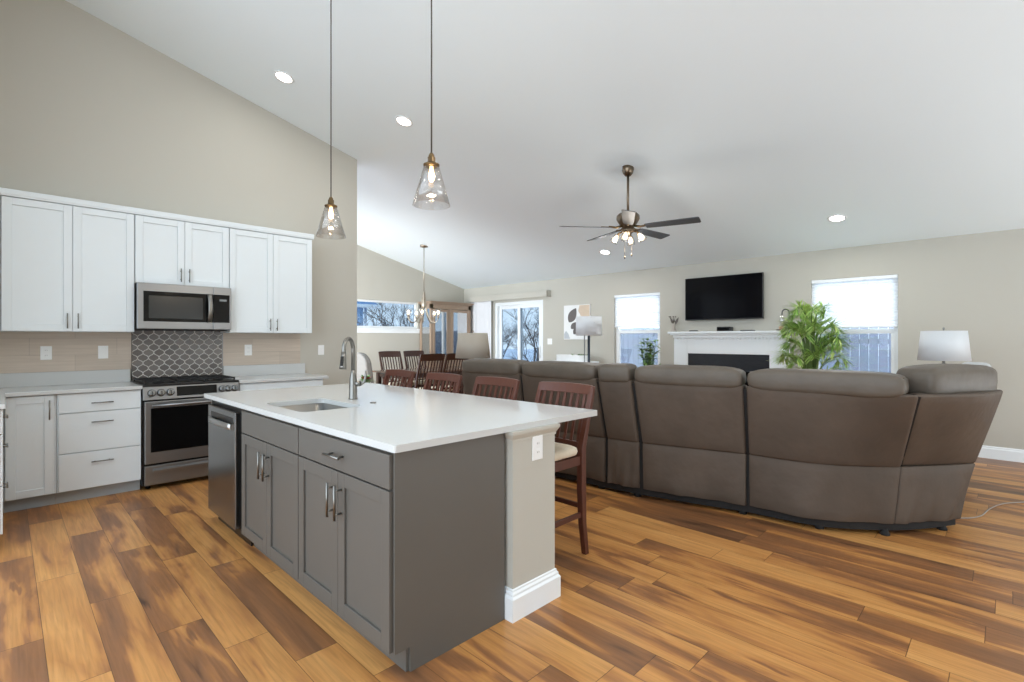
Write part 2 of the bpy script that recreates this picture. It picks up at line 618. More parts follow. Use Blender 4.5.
        return o


def tag(o, label, cat, group=None, kind=None):
    o['label'] = label
    o['category'] = cat
    if group:
        o['group'] = group
    if kind:
        o['kind'] = kind
    return o


def thing(name, label, cat, loc=(0, 0, 0), group=None):
    o = bpy.data.objects.new(name, None)
    o.empty_display_size = 0.1
    COL.objects.link(o)
    o.location = loc
    return tag(o, label, cat, group)


def struct(o):
    o['kind'] = 'structure'
    return o


def copy_tree(o, parent=None):
    c = o.copy()
    COL.objects.link(c)
    if parent is not None:
        c.parent = parent
    for ch in list(o.children):
        copy_tree(ch, c)
    return c


def quick_box(name, dims, material, parent=None, bevel=0.0):
    return MB().box(*dims).build(name, material, parent, bevel)


# ------------------------------------------------------------------ the setting
XT, YK, YD = 7.77, 6.03, 9.305      # television wall, kitchen wall, dining wall
XL, YB, XO = -0.66, -3.2, -3.2      # wall behind the left cabinets, side wall behind the camera, open end


def ceil_z(x):
    return 2.54 + 0.25 * (XT - x)


fl = MB().box(XO, YB - 0.1, -0.1, XT, YD + 0.1, 0.0).build('floor', M['floor'])
struct(fl)
cb = MB()
cb.hexa([(XO, YB - .1, ceil_z(XO)), (XT + .15, YB - .1, ceil_z(XT + .15)), (XT + .15, YD + .15, ceil_z(XT + .15)), (XO, YD + .15, ceil_z(XO)),
         (XO, YB - .1, ceil_z(XO) + .2), (XT + .15, YB - .1, ceil_z(XT + .15) + .2), (XT + .15, YD + .15, ceil_z(XT + .15) + .2), (XO, YD + .15, ceil_z(XO) + .2)])
struct(cb.build('ceiling', M['ceil']))


def wall_y(mb, y0, y1, x0, x1, z0=0.0, z1=None):
    """wall slab facing along Y with the sloping ceiling as its top"""
    za, zb = (ceil_z(x0), ceil_z(x1)) if z1 is None else (z1, z1)
    mb.hexa([(x0, y0, z0), (x1, y0, z0), (x1, y1, z0), (x0, y1, z0), (x0, y0, za), (x1, y0, zb), (x1, y1, zb), (x0, y1, za)])


b = MB()
wall_y(b, YK, YK + .12, XL - .12, 3.228)
struct(b.build('wall_kitchen', M['wall']))
b = MB()
DW = (4.35, 6.447, 1.565, 2.150)    # dining window opening x0 x1 z0 z1
wall_y(b, YD, YD + .15, 2.98, DW[0])
wall_y(b, YD, YD + .15, DW[1], XT + .15)
wall_y(b, YD, YD + .15, DW[0], DW[1], 0, DW[2])
wall_y(b, YD, YD + .15, DW[0], DW[1], DW[3])
struct(b.build('wall_dining', M['wall']))
b = MB()
wall_y(b, YB - .1, YB, XO, XT + .15)
struct(b.build('wall_rear', M['wall']))
b = MB()
b.hexa([(XL - .12, 4.4, 0), (XL, 4.4, 0), (XL, YK, 0), (XL - .12, YK, 0), (XL - .12, 4.4, ceil_z(XL) + .02), (XL, 4.4, ceil_z(XL)), (XL, YK, ceil_z(XL)), (XL - .12, YK, ceil_z(XL) + .02)])
struct(b.build('wall_left', M['wall']))
# television wall with two windows and the patio door
W1, W2, SD = (4.17, 5.08, 0.55, 2.132), (0.966, 1.919, 0.55, 2.144), (6.786, 8.236, 0.0, 2.15)
b = MB()
zt = ceil_z(XT)
ys = [YB - .1, W2[0], W2[1], W1[0], W1[1], SD[0], SD[1], YD + .15]
for a, c in ((0, 1), (2, 3), (4, 5), (6, 7)):
    b.box(XT, ys[a], 0, XT + .15, ys[c], zt)
for w in (W1, W2, SD):
    if w[2] > 0:
        b.box(XT, w[0], 0, XT + .15, w[1], w[2])
    b.box(XT, w[0], w[3], XT + .15, w[1], zt)
struct(b.build('wall_television', M['wall']))


def baseboard(name, pts, h=.14, t=.014):
    """pts: axis-parallel run on the floor, profile with a stepped top; t goes to the left of travel"""
    b = MB()
    (x0, y0), (x1, y1) = pts
    dx, dy = x1 - x0, y1 - y0
    l = math.hypot(dx, dy)
    nx, ny = -dy / l, dx / l
    prof = [(0, 0), (t, 0), (t, h * .78), (t * .6, h * .84), (t * .6, h * .93), (t * .25, h), (0, h)]
    b.extrude([(x0 + nx * a, y0 + ny * a, z) for a, z in prof], (dx, dy, 0))
    return struct(b.build(name, M['trim']))


baseboard('baseboard_television_wall', ((XT, YB), (XT, SD[0] - .02)))
baseboard('baseboard_dining_wall', ((XT, YD), (3.1, YD)))
baseboard('baseboard_kitchen_wall', ((3.228, YK), (2.56, YK)))
baseboard('baseboard_rear', ((XO, YB), (XT, YB)))


def hung_window(name, w, rail_z):
    root = bpy.data.objects.new(name, None)
    COL.objects.link(root)
    root.location = (XT + .07, (w[0] + w[1]) / 2, w[2])
    struct(root)
    y0, y1, z0, z1 = w
    f = MB()
    t = .05
    xa, xb = XT + .06, XT + .13
    f.box(xa, y0, z0, xb, y0 + t, z1)
    f.box(xa, y1 - t, z0, xb, y1, z1)
    f.box(xa, y0 + t, z0, xb, y1 - t, z0 + t)
    f.box(xa, y0 + t, z1 - t, xb, y1 - t, z1)
    f.build('window_frame', M['trim'], root, .004)
    s = MB()
    s.box(xa + .01, y0 + t, rail_z - .03, xb - .01, y1 - t, rail_z + .03)
    s.build('meeting_rail', M['trim'], root, .004)
    s = MB()
    for ya, yb in ((y0 + t, y0 + t + .03), (y1 - t - .03, y1 - t)):
        s.box(xa + .005, ya, z0 + t, xb - .02, yb, rail_z - .03)
    s.box(xa + .005, y0 + t + .03, z0 + t, xb - .02, y1 - t - .03, z0 + t + .04)
    s.build('lower_sash', M['trim'], root, .003)
    quick_box('pane', (xa + .03, y0 + t, z0 + t, xa + .034, y1 - t, rail_z - .03), M['pane_mid'], root)
    quick_box('pane', (xa + .045, y0 + t, rail_z + .03, xa + .049, y1 - t, z1 - t), M['pane_clear'], root)
    s = MB()
    s.box(XT - .02, y0 + .002, z0 - .03, XT + .06, y1 - .002, z0)
    s.build('window_sill', M['trim'], root, .004)
    return root


hung_window('window_1', W1, 1.47)
hung_window('window_2', W2, 1.44)

# dining window
root = bpy.data.objects.new('window_3', None)
COL.objects.link(root)
root.location = ((DW[0] + DW[1]) / 2, YD + .07, DW[2])
struct(root)
f = MB()
t = .045
ya, yb = YD + .05, YD + .12
f.box(DW[0], ya, DW[2], DW[0] + t, yb, DW[3])
f.box(DW[1] - t, ya, DW[2], DW[1], yb, DW[3])
f.box(DW[0] + t, ya, DW[2], DW[1] - t, yb, DW[2] + t)
f.box(DW[0] + t, ya, DW[3] - t, DW[1] - t, yb, DW[3])
f.build('window_frame', M['trim'], root, .004)
quick_box('pane', (DW[0] + t, ya + .03, DW[2] + t, DW[1] - t, ya + .034, DW[3] - t), M['pane'], root)
f = MB()
f.box(DW[0] - .05, YD - .03, DW[2] - .035, DW[1] + .05, YD + .05, DW[2])
f.box(DW[0] - .04, YD - .015, DW[2] - .10, DW[1] + .04, YD - .001, DW[2] - .035)
f.build('window_sill', M['trim'], root, .004)

# sliding patio door
root = bpy.data.objects.new('door_1', None)
COL.objects.link(root)
root.location = (XT + .07, (SD[0] + SD[1]) / 2, 0)
struct(root)
f = MB()
t = .07
xa, xb = XT + .02, XT + .14
f.box(xa, SD[0], 0, xb, SD[0] + t, SD[3])
f.box(xa, SD[1] - t, 0, xb, SD[1], SD[3])
f.box(xa, SD[0] + t, SD[3] - t, xb, SD[1] - t, SD[3])
f.box(xa, SD[0] + t, 0, xb, SD[1] - t, .03)
f.build('door_frame', M['trim'], root, .004)
ym = (SD[0] + SD[1]) / 2
for (y0, y1, x0) in ((SD[0] + t, ym + .04, XT + .04), (ym - .04, SD[1] - t, XT + .085)):
    p = MB()
    w = .075
    x1 = x0 + .04
    p.box(x0, y0, .03, x1, y0 + w, SD[3] - t)
    p.box(x0, y1 - w, .03, x1, y1, SD[3] - t)
    p.box(x0, y0 + w, .03, x1, y1 - w, .03 + w)
    p.box(x0, y0 + w, SD[3] - t - w, x1, y1 - w, SD[3] - t)
    sp = p.build('door_panel', M['trim'], root, .003)
    quick_box('pane', (x0 + .018, y0 + w, .03 + w, x0 + .022, y1 - w, SD[3] - t - w), M['pane'], sp)
    if y0 < 7:
        MB().tube([(x0 - .03, y0 + .04, .95), (x0 - .03, y0 + .04, 1.2)], .009).box(x0 - .035, y0 + .03, .97, x0, y0 + .05, .985).box(x0 - .035, y0 + .03, 1.165, x0, y0 + .05, 1.18).build('door_handle', M['plate'], root)

# ------------------------------------------------------------------ kitchen wall cabinets


def shaker(mb, x0, x1, z0, z1, yf, th=.02, rail=.058, rec=.009, axis='y', sgn=-1):
    """a shaker door; yf is the front face coordinate; sgn the outward direction on that axis"""
    def bx(a0, a1, q0, q1, d0, d1):
        f0, f1 = yf - sgn * d0, yf - sgn * d1
        if axis == 'y':
            mb.box(a0, f0, q0, a1, f1, q1)
        else:
            mb.box(f0, a0, q0, f1, a1, q1)
    bx(x0, x0 + rail, z0, z1, 0, th)
    bx(x1 - rail, x1, z0, z1, 0, th)
    bx(x0 + rail, x1 - rail, z0, z0 + rail, 0, th)
    bx(x0 + rail, x1 - rail, z1 - rail, z1, 0, th)
    bx(x0 + rail, x1 - rail, z0 + rail, z1 - rail, rec, th)
    return mb


def pull(p0, p1, out, r=.005, st=.03, name='handle', material=None, parent=None):
    """bar pull between p0 and p1 (on the door face), standing off along out"""
    p0, p1, out = Vector(p0), Vector(p1), Vector(out)
    d = (p1 - p0).normalized()
    mb = MB()
    a, c = p0 + out * st, p1 + out * st
    mb.cyl(a, c, r, n=8)
    for q in (p0 + d * .025, p1 - d * .025):
        mb.cyl(q, q + out * st, r * .85, n=8)
    return mb.build(name, material or M['chrome'], parent)


YU = 5.70


def upper_cabinet(label, x0, x1, z0, z1, hz0, hz1):
    root = thing('upper_cabinet', label, 'cabinet', ((x0 + x1) / 2, YU + .16, z0))
    quick_box('cabinet_body', (x0, YU + .022, z0, x1, YK - .003, z1), M['cab'], root, .002)
    xm = (x0 + x1) / 2
    for a, c, hx in ((x0 + .003, xm - .0015, xm - .035), (xm + .0015, x1 - .003, xm + .035)):
        d = shaker(MB(), a, c, z0 + .003, z1 - .003, YU).build('door', M['cab'], root, .0025)
        pull((hx, YU, hz0), (hx, YU, hz1), (0, -1, 0), parent=d)
    return root


upper_cabinet('wide white shaker upper cabinet at the left end, left of the microwave', -.02, .840, 1.403, 2.485, 1.43, 1.56)
upper_cabinet('short white shaker upper cabinet directly above the microwave', .842, 1.626, 1.858, 2.485, 1.89, 2.02)
upper_cabinet('tall white shaker upper cabinet at the right end beside the bare wall', 1.628, 2.492, 1.405, 2.485, 1.43, 1.56)
quick_box('cabinet_body', (-.655, 5.72, 1.403, -.024, YK - .003, 2.485), M['cab']).name = 'upper_cabinet'
tag(bpy.data.objects['upper_cabinet'] if bpy.data.objects['upper_cabinet'].type == 'MESH' else [o for o in bpy.data.objects if o.name.startswith('upper_cabinet') and o.type == 'MESH'][0],
    'white upper corner cabinet cut off by the left edge of the photo', 'cabinet')
b = MB()
prof = [(0, 0), (-.028, 0), (-.034, .02), (-.034, .052), (-.028, .058), (0, .058)]
b.extrude([(-.65, YU + .022 + y, 2.487 + z) for y, z in prof], (3.16, 0, 0))
b.box(-.65, YU + .022, 2.487, 2.51, YK - .003, 2.53)
struct(b.build('trim_1', M['cab']))

# ------------------------------------------------------------------ backsplash
o = quick_box('tile_backsplash', (XL + .002, YK - .009, 1.05, .861, YK - .001, 1.402), M['woodtile'])
tag(o, 'beige wood-look tile backsplash left of the range', 'backsplash')
o = quick_box('tile_backsplash', (1.655, YK - .009, 1.05, 2.488, YK - .001, 1.404), M['woodtile'])
tag(o, 'beige wood-look tile backsplash right of the range', 'backsplash')
root = thing('tile_backsplash', 'dark grey lantern-shaped tile backsplash behind the range', 'backsplash', (1.258, YK - .006, .92))
AX0, AX1, AZ0, AZ1 = .865, 1.647, .94, 1.426
quick_box('grout_bed', (AX0, YK - .008, AZ0, AX1, YK - .001, AZ1), M['grout'], root)
b = MB()
ax, hz = .0437, .0508
iz = 0
z = AZ0 + .012
while z < AZ1 + hz:
    x = AX0 + (ax if iz % 2 else 0)
    while x < AX1 + ax:
        n = 18
        lf_, rt_ = [], []
        for i in range(n + 1):
            q = -1 + 2 * i / n
            cq = math.cos(PI * q)
            hwid = max(ax / 2 * (1 + math.copysign(abs(cq) ** .75, cq)) - .0040, .0005)
            pz = min(max(z + q * hz * .93, AZ0 + .001), AZ1 - .001)
            rt_.append((min(max(x + hwid, AX0 + .001), AX1 - .001), pz))
            lf_.append((min(max(x - hwid, AX0 + .001), AX1 - .001), pz))
        pts = rt_ + lf_[::-1]
        ar = sum(pts[i][0] * pts[(i + 1) % len(pts)][1] - pts[(i + 1) % len(pts)][0] * pts[i][1] for i in range(len(pts)))
        if abs(ar) > 2e-4:
            b.extrude([(px, YK - .008, pz) for px, pz in pts], (0, -.004, 0))
        x += 2 * ax
    z += hz
    iz += 1
b.build('lantern_tiles', M['arabesque'], root)
b = MB()
b.box(.861, YK - .013, .94, .866, YK - .001, 1.426)
b.build('edge_strip', M['black'], root)
b = MB()
b.box(1.646, YK - .013, .94, 1.655, YK - .001, 1.426)
b.build('edge_strip', M['steel'], root)

# ------------------------------------------------------------------ kitchen base cabinets
YF = 5.42
ZT = .93


def base_box(root, x0, x1, yf=YF):
    quick_box('cabinet_body', (x0, yf + .022, .10, x1, YK - .003, .899), M['cab'], root, .002)
    quick_box('toe_kick', (x0, 5.50, 0, x1, 5.515, .10), M['kick'], root)


root = thing('base_cabinet', 'white base cabinet with one shaker door in the far left corner', 'cabinet', (.14, 5.7, 0))
base_box(root, -.018, .292)
d = shaker(MB(), .002, .278, .105, .893, YF).build('door', M['cab'], root, .0025)
pull((.25, YF, .70), (.25, YF, .855), (0, -1, 0), parent=d)
root = thing('base_cabinet', 'white three-drawer base cabinet immediately left of the range', 'cabinet', (.57, 5.7, 0))
base_box(root, .294, .848)
for z0, z1, hz in ((.738, .893, .81), (.411, .732, .652), (.105, .405, .322)):
    d = quick_box('drawer', (.305, YF, z0, .843, YF + .02, z1), M['cab'], root, .0025)
    pull((.505, YF, hz), (.65, YF, hz), (0, -1, 0), parent=d)
root = thing('base_cabinet', 'white three-drawer base cabinet right of the range, mostly behind the island', 'cabinet', (2.06, 5.7, 0))
base_box(root, 1.632, 2.50)
for z0, z1, hz in ((.738, .893, .81), (.411, .732, .652), (.105, .405, .322)):
    d = quick_box('drawer', (1.64, YF, z0, 2.49, YF + .02, z1), M['cab'], root, .0025)
    pull((1.99, YF, hz), (2.14, YF, hz), (0, -1, 0), parent=d)
# run along the left wall, seen edge-on
root = thing('base_cabinet', 'white drawer cabinet on the left wall, seen edge-on at the left edge', 'cabinet', (-.34, 4.6, 0))
quick_box('cabinet_body', (XL + .003, 4.5, .10, -.030, 5.415, .899), M['cab'], root, .002)
quick_box('toe_kick', (-.11, 4.5, 0, -.095, 5.5, .10), M['kick'], root)
for y0, y1 in ((4.52, 5.395),):
    for z0, z1, hz in ((.738, .893, .80), (.411, .732, .60), (.105, .405, .322)):
        d = quick_box('drawer', (-.030, y0, z0, -.008, y1, z1), M['cab'], root, .0025)
        pull((-.008, (y0 + y1) / 2 - .08, hz), (-.008, (y0 + y1) / 2 + .08, hz), (1, 0, 0), st=.022, parent=d)

root = thing('countertop', 'white L-shaped quartz countertop left of the range', 'countertop', (.1, 5.6, .9))
b = MB()
b.prism([(XL + .003, YK - .003), (XL + .003, 4.49), (.004, 4.49), (.004, 5.39), (.850, 5.39), (.850, YK - .003)], .90, ZT)
b.build('slab', M['quartz'], root, .003)
b = MB()
b.box(XL + .02, YK - .023, ZT, .850, YK - .001, 1.049)
b.box(XL + .003, 4.5, ZT, XL + .022, YK - .023, 1.049)
b.build('upstand', M['quartz'], root, .002)
root = thing('countertop', 'short white quartz countertop right of the range', 'countertop', (2.1, 5.7, .9))
quick_box('slab', (1.630, 5.39, .90, 2.545, YK - .003, ZT), M['quartz'], root, .003)
quick_box('upstand', (1.657, YK - .023, ZT, 2.54, YK - .001, 1.049), M['quartz'], root, .002)

# ------------------------------------------------------------------ range
RX0, RX1, RYF = .853, 1.625, 5.385
root = thing('gas_range', 'stainless steel gas range with black cooktop and front knobs', 'stove', ((RX0 + RX1) / 2, 5.7, 0))
b = MB()
b.box(RX0, RYF + .035, .04, RX1, YK - .012, .915)
for x in (RX0 + .05, RX1 - .05):
    for y in (RYF + .1, YK - .1):
        b.cyl((x, y, 0), (x, y, .04), .018, n=10)
b.build('range_body', M['black'], root)
b = MB()
b.extrude([(RX0, RYF + .035, .80), (RX0, RYF - .005, .80), (RX0, RYF + .018, .925), (RX0, RYF + .035, .93)], (RX1 - RX0, 0, 0))
cp = b.build('control_panel', M['steel'], root, .002)
nrm = Vector((0, -.125, .023)).normalized()
pc = lambda x, z: Vector((x, RYF - .005 + (z - .80) / .125 * .023, z))
for x in (.915, .985, 1.055, 1.475, 1.53, 1.585):
    k = MB()
    q = pc(x, .86)
    k.tube([q, q + nrm * .008, q + nrm * .03, q + nrm * .034], [.033, .031, .028, .022], 18)
    k.box(x - .003, q.y - .042, q.z - .014, x + .003, q.y - .028, q.z + .02)
    k.build('knob', M['steel_dark'], cp)
b = MB()
c0, c1 = pc(1.12, .822), pc(1.12, .905)
b.hexa([(1.105, c0.y - .003, c0.z), (1.43, c0.y - .003, c0.z), (1.43, c0.y + .01, c0.z), (1.105, c0.y + .01, c0.z), (1.105, c1.y - .003, c1.z), (1.43, c1.y - .003, c1.z), (1.43, c1.y + .01, c1.z), (1.105, c1.y + .01, c1.z)])
b.build('display', M['blackglass'], cp)
b = MB()
b.box(RX0 + .012, RYF, .235, RX1 - .012, RYF + .035, .785)
od = b.build('oven_door', M['steel'], root, .004)
quick_box('oven_window', (RX0 + .055, RYF - .003, .335, RX1 - .055, RYF + .01, .725), M['blackglass'], od, .002)
b = MB()
b.tube([(RX0 + .06, RYF - .045, .752), ((RX0 + RX1) / 2, RYF - .048, .752), (RX1 - .06, RYF - .045, .752)], .013, 12)
for x in (RX0 + .075, RX1 - .075):
    b.box(x - .012, RYF - .045, .744, x + .012, RYF + .005, .762)
b.build('handle', M['steel'], od)
d = quick_box('storage_drawer', (RX0 + .012, RYF + .004, .045, RX1 - .012, RYF + .035, .215), M['steel'], root, .004)
b = MB()
b.extrude([(RX0 + .07, RYF + .006, .165), (RX0 + .07, RYF - .022, .150), (RX0 + .07, RYF - .024, .178), (RX0 + .07, RYF + .006, .192)], (RX1 - RX0 - .14, 0, 0))
b.build('handle', M['steel'], d, .002)
quick_box('cooktop', (RX0 - .002, RYF + .012, .9155, RX1 + .002, YK - .014, .937), M['black'], root, .004)
for gx0, gx1 in ((RX0 + .015, RX0 + .26), (RX0 + .265, RX1 - .265), (RX1 - .26, RX1 - .015)):
    b = MB()
    y0, y1 = RYF + .07, YK - .06
    zz = .964
    xm = (gx0 + gx1) / 2
    for x in (gx0 + .008, xm, gx1 - .008):
        b.box(x - .006, y0, zz - .012, x + .006, y1, zz)
    for y in (y0 + .006, y0 + .13, (y0 + y1) / 2, y1 - .13, y1 - .006):
        b.box(gx0 + .008, y - .006, zz - .0125, gx1 - .008, y + .006, zz - .0005)
    for x in (gx0 + .008, gx1 - .008):
        for y in (y0 + .006, y1 - .006):
            b.box(x - .006, y - .006, .937, x + .006, y + .006, zz - .01)
    b.build('grate', M['iron'], root)
for bx_, by_ in ((RX0 + .14, 5.56), (RX0 + .14, 5.82), (1.239, 5.69), (RX1 - .14, 5.56), (RX1 - .14, 5.82)):
    MB().lathe([(.045, .937), (.045, .943), (.03, .945), (.03, .95), (.0, .951)], (bx_, by_, 0), 16).build('burner', M['iron'], root)

# ------------------------------------------------------------------ microwave
MX0, MX1, MYF, MZ0, MZ1 = .846, 1.622, 5.615, 1.428, 1.857
root = thing('microwave', 'stainless steel over-the-range microwave hanging below the short upper cabinet', 'microwave', ((MX0 + MX1) / 2, 5.8, MZ0))
b = MB()
b.box(MX0, MYF + .04, MZ0, MX1, YK - .015, MZ1)
b.build('microwave_body', M['black'], root, .003)
xs = MX1 - .165
b = MB()
b.box(MX0, MYF, MZ0 + .006, xs - .001, MYF + .04, MZ1)
md = b.build('door', M['steel'], root, .004)
b = MB()
b.box(xs + .001, MYF, MZ0 + .006, MX1, MYF + .04, MZ1)
cp = b.build('control_panel', M['steel'], root, .004)
quick_box('door_window', (MX0 + .045, MYF - .004, MZ0 + .075, xs - .001, MYF + .01, MZ1 - .075), M['blackglass'], md, .002)
quick_box('window_mesh', (MX0 + .085, MYF - .0055, MZ0 + .105, xs - .09, MYF - .004, MZ1 - .115), mat('microwave_mesh', (40, 42, 42), .2), md)
quick_box('key_pad', (xs + .001, MYF - .004, MZ0 + .075, MX1 - .018, MYF + .01, MZ1 - .075), M['blackglass'], cp, .002)
quick_box('display', (xs + .055, MYF - .0055, MZ1 - .14, MX1 - .045, MYF - .004, MZ1 - .12), mat('grey_display', (120, 124, 124), .4), cp)
b = MB()
pts = []
for i in range(9):
    q = i / 8
    pts.append((xs - .035, MYF - .02 - .035 * math.sin(PI * q), MZ0 + .08 + q * (MZ1 - MZ0 - .16)))
b.tube(pts, [.021] * 9, 10, .45)
b.box(xs - .046, MYF - .028, MZ0 + .072, xs - .024, MYF, MZ0 + .092)
b.box(xs - .046, MYF - .028, MZ1 - .092, xs - .024, MYF, MZ1 - .072)
b.build('handle', M['chrome'], md)
quick_box('bottom_vent', (MX0 + .02, MYF + .06, MZ0 - .006, MX1 - .02, YK - .06, MZ0), M['iron'], root)

# ------------------------------------------------------------------ wall plates


def wall_plate(label, c, axis, kind='outlet', wide=.075, cat='outlet'):
    """axis: outward normal, '-y' or '-x'"""
    def P(u, d, z):
        return (c[0] + u, c[1] - d, c[2] + z) if axis == '-y' else (c[0] - d, c[1] + u, c[2] + z)
    root = thing('wall_outlet' if kind == 'outlet' else 'light_switch', label, cat, P(0, 0, 0))
    b = MB()
    a, e = P(-wide / 2, 0, -.06), P(wide / 2, .006, .06)
    b.box(*a, *e)
    b.build('face_plate', M['plate'], root, .002)
    if kind == 'outlet':
        for z in (-.022, .022):
            b = MB()
            b.box(*P(-.017, .005, z - .014), *P(.017, .0075, z + .014))
            r = b.build('receptacle', M['plate'], root, .002)
            b = MB()
            for u in (-.006, .006):
                b.box(*P(u - .001, .0073, z - .003), *P(u + .001, .0079, z + .006))
            b.build('slot', M['slot'], r)
    else:
        b = MB()
        b.box(*P(-.016, .005, -.033), *P(.016, .009, .033))
        b.build('rocker', M['plate'], root, .002)
    return root


wall_plate('white wall outlet on the beige tile, left of two beside the range', (.257, YK - .010, 1.217), '-y')
wall_plate('white light switch on the beige tile, close to the lantern tile', (.648, YK - .010, 1.217), '-y', 'switch', cat='switch')
wall_plate('white wall outlet on the beige tile right of the range', (1.908, YK - .010, 1.217), '-y')
wall_plate('white light switch on the bare beige kitchen wall past the cabinets', (2.745, YK - .001, 1.205), '-y', 'switch', cat='switch')
wall_plate('white light switch beside the sliding patio door', (XT - .001, 6.60, 1.29), '-x', 'switch', .12, cat='switch')

# ------------------------------------------------------------------ island
IX0, IX1, IY0, IY1 = 1.054, 2.402, 1.677, 4.31
FX = 1.060
# countertop with the sink cut out
SX0, SX1, SY0, SY1 = 1.165, 1.545, 2.80, 3.38
root = thing('island_countertop', 'large white quartz countertop on the grey island', 'countertop', (1.72, 3.0, .9))
b = MB()


def rrect(x0, y0, x1, y1, r, n=5):
    pts = []
    for cx, cy, a0 in ((x1 - r, y1 - r, 0), (x0 + r, y1 - r, PI / 2), (x0 + r, y0 + r, PI), (x1 - r, y0 + r, 3 * PI / 2)):
        for i in range(n + 1):
            a = a0 + PI / 2 * i / n
            pts.append((cx + r * math.cos(a), cy + r * math.sin(a)))
    return pts


def ring_slab(mb, outer, inner, z0, z1):
    """slab between two outlines with the same number of points"""
    n = len(outer)
    v = [(x, y, z1) for x, y in outer] + [(x, y, z1) for x, y in inner] + [(x, y, z0) for x, y in outer] + [(x, y, z0) for x, y in inner]
    f = []
    for i in range(n):
        j = (i + 1) % n
        f += [(i, j, n + j, n + i), (2 * n + j, 2 * n + i, 3 * n + i, 3 * n + j), (2 * n + i, 2 * n + j, j, i), (n + i, n + j, 3 * n + j, 3 * n + i)]
    mb.add(v, f)


ring_slab(b, rrect(IX0, IY0, IX1, IY1, .012), rrect(SX0, SY0, SX1, SY1, .05), .90, ZT)
b.build('slab', M['quartz'], root)
root = thing('undermount_sink', 'stainless steel undermount sink set into the island countertop', 'sink', (1.35, 3.09, .68))
b = MB()
o_, i_ = rrect(SX0 - .012, SY0 - .012, SX1 + .012, SY1 + .012, .055), rrect(SX0 + .002, SY0 + .002, SX1 - .002, SY1 - .002, .05)
bt = rrect(SX0 + .012, SY0 + .012, SX1 - .012, SY1 - .012, .06)
n = len(o_)
v = [(x, y, .899) for x, y in o_] + [(x, y, .899) for x, y in i_] + [(x, y, .70) for x, y in bt] + [(1.355, 3.09, .692)]
f = []
for i in range(n):
    j = (i + 1) % n
    f += [(i, j, n + j, n + i), (n + i, n + j, 2 * n + j, 2 * n + i), (2 * n + i, 2 * n + j, 3 * n)]
b.add(v, f, True)
b.build('basin', M['sink'], root)
MB().lathe([(.045, .7005), (.045, .703), (.03, .703), (.028, .697), (0, .697)], (1.40, 3.09, 0), 20).build('drain', M['chrome'], root)

root = thing('kitchen_faucet', 'brushed nickel pull-down gooseneck faucet on the island', 'faucet', (1.674, 3.182, ZT))
fx, fy = 1.674, 3.182
b = MB()
b.lathe([(.031, 0), (.031, .006), (.027, .012), (.0255, .09), (.0235, .14), (.018, .17), (.0145, .2)], (fx, fy, ZT), 20)
DX, DY = .76, .65
pts = [(fx, fy, ZT + .19)]
for i in range(13):
    a = PI * i / 12
    R_ = .078
    pts.append((fx - (R_ - R_ * math.cos(a)) * DX, fy - (R_ - R_ * math.cos(a)) * DY, ZT + .335 + R_ * math.sin(a)))
pts.append((fx - .160 * DX, fy - .160 * DY, ZT + .30))
b.tube(pts, .0135, 14)
b.build('neck', M['nickel'] if False else M['chrome'], root)
b = MB()
b.tube([(fx - q * DX, fy - q * DY, ZT + z) for q, z in ((.157, .325), (.162, .285), (.168, .235), (.171, .213))], [.0155, .018, .022, .0235], 16)
sh = b.build('spray_head', M['chrome'], root)
b = MB()
b.bar((fx - .181 * DX, fy - .181 * DY, ZT + .298), (fx - .189 * DX, fy - .189 * DY, ZT + .235), .018, .012)
b.build('spray_button', M['black'], sh, .003)
b = MB()
b.tube([(fx + .012, fy - .012, ZT + .105), (fx + .035, fy - .036, ZT + .105)], [.02, .018], 14)
b.tube([(fx + .033, fy - .034, ZT + .10), (fx + .052, fy - .056, ZT + .115), (fx + .06, fy - .064, ZT + .16), (fx + .062, fy - .066, ZT + .195)], [.012, .0095, .008, .007], 10)
b.build('lever', M['chrome'], root)
o = MB().lathe([(.019, 0), (.019, .004), (.014, .007), (0, .0075)], (1.66, 2.892, ZT), 18).build('disposal_button', M['chrome'])
tag(o, 'small round metal disposal button on the island countertop beside the faucet', 'button')


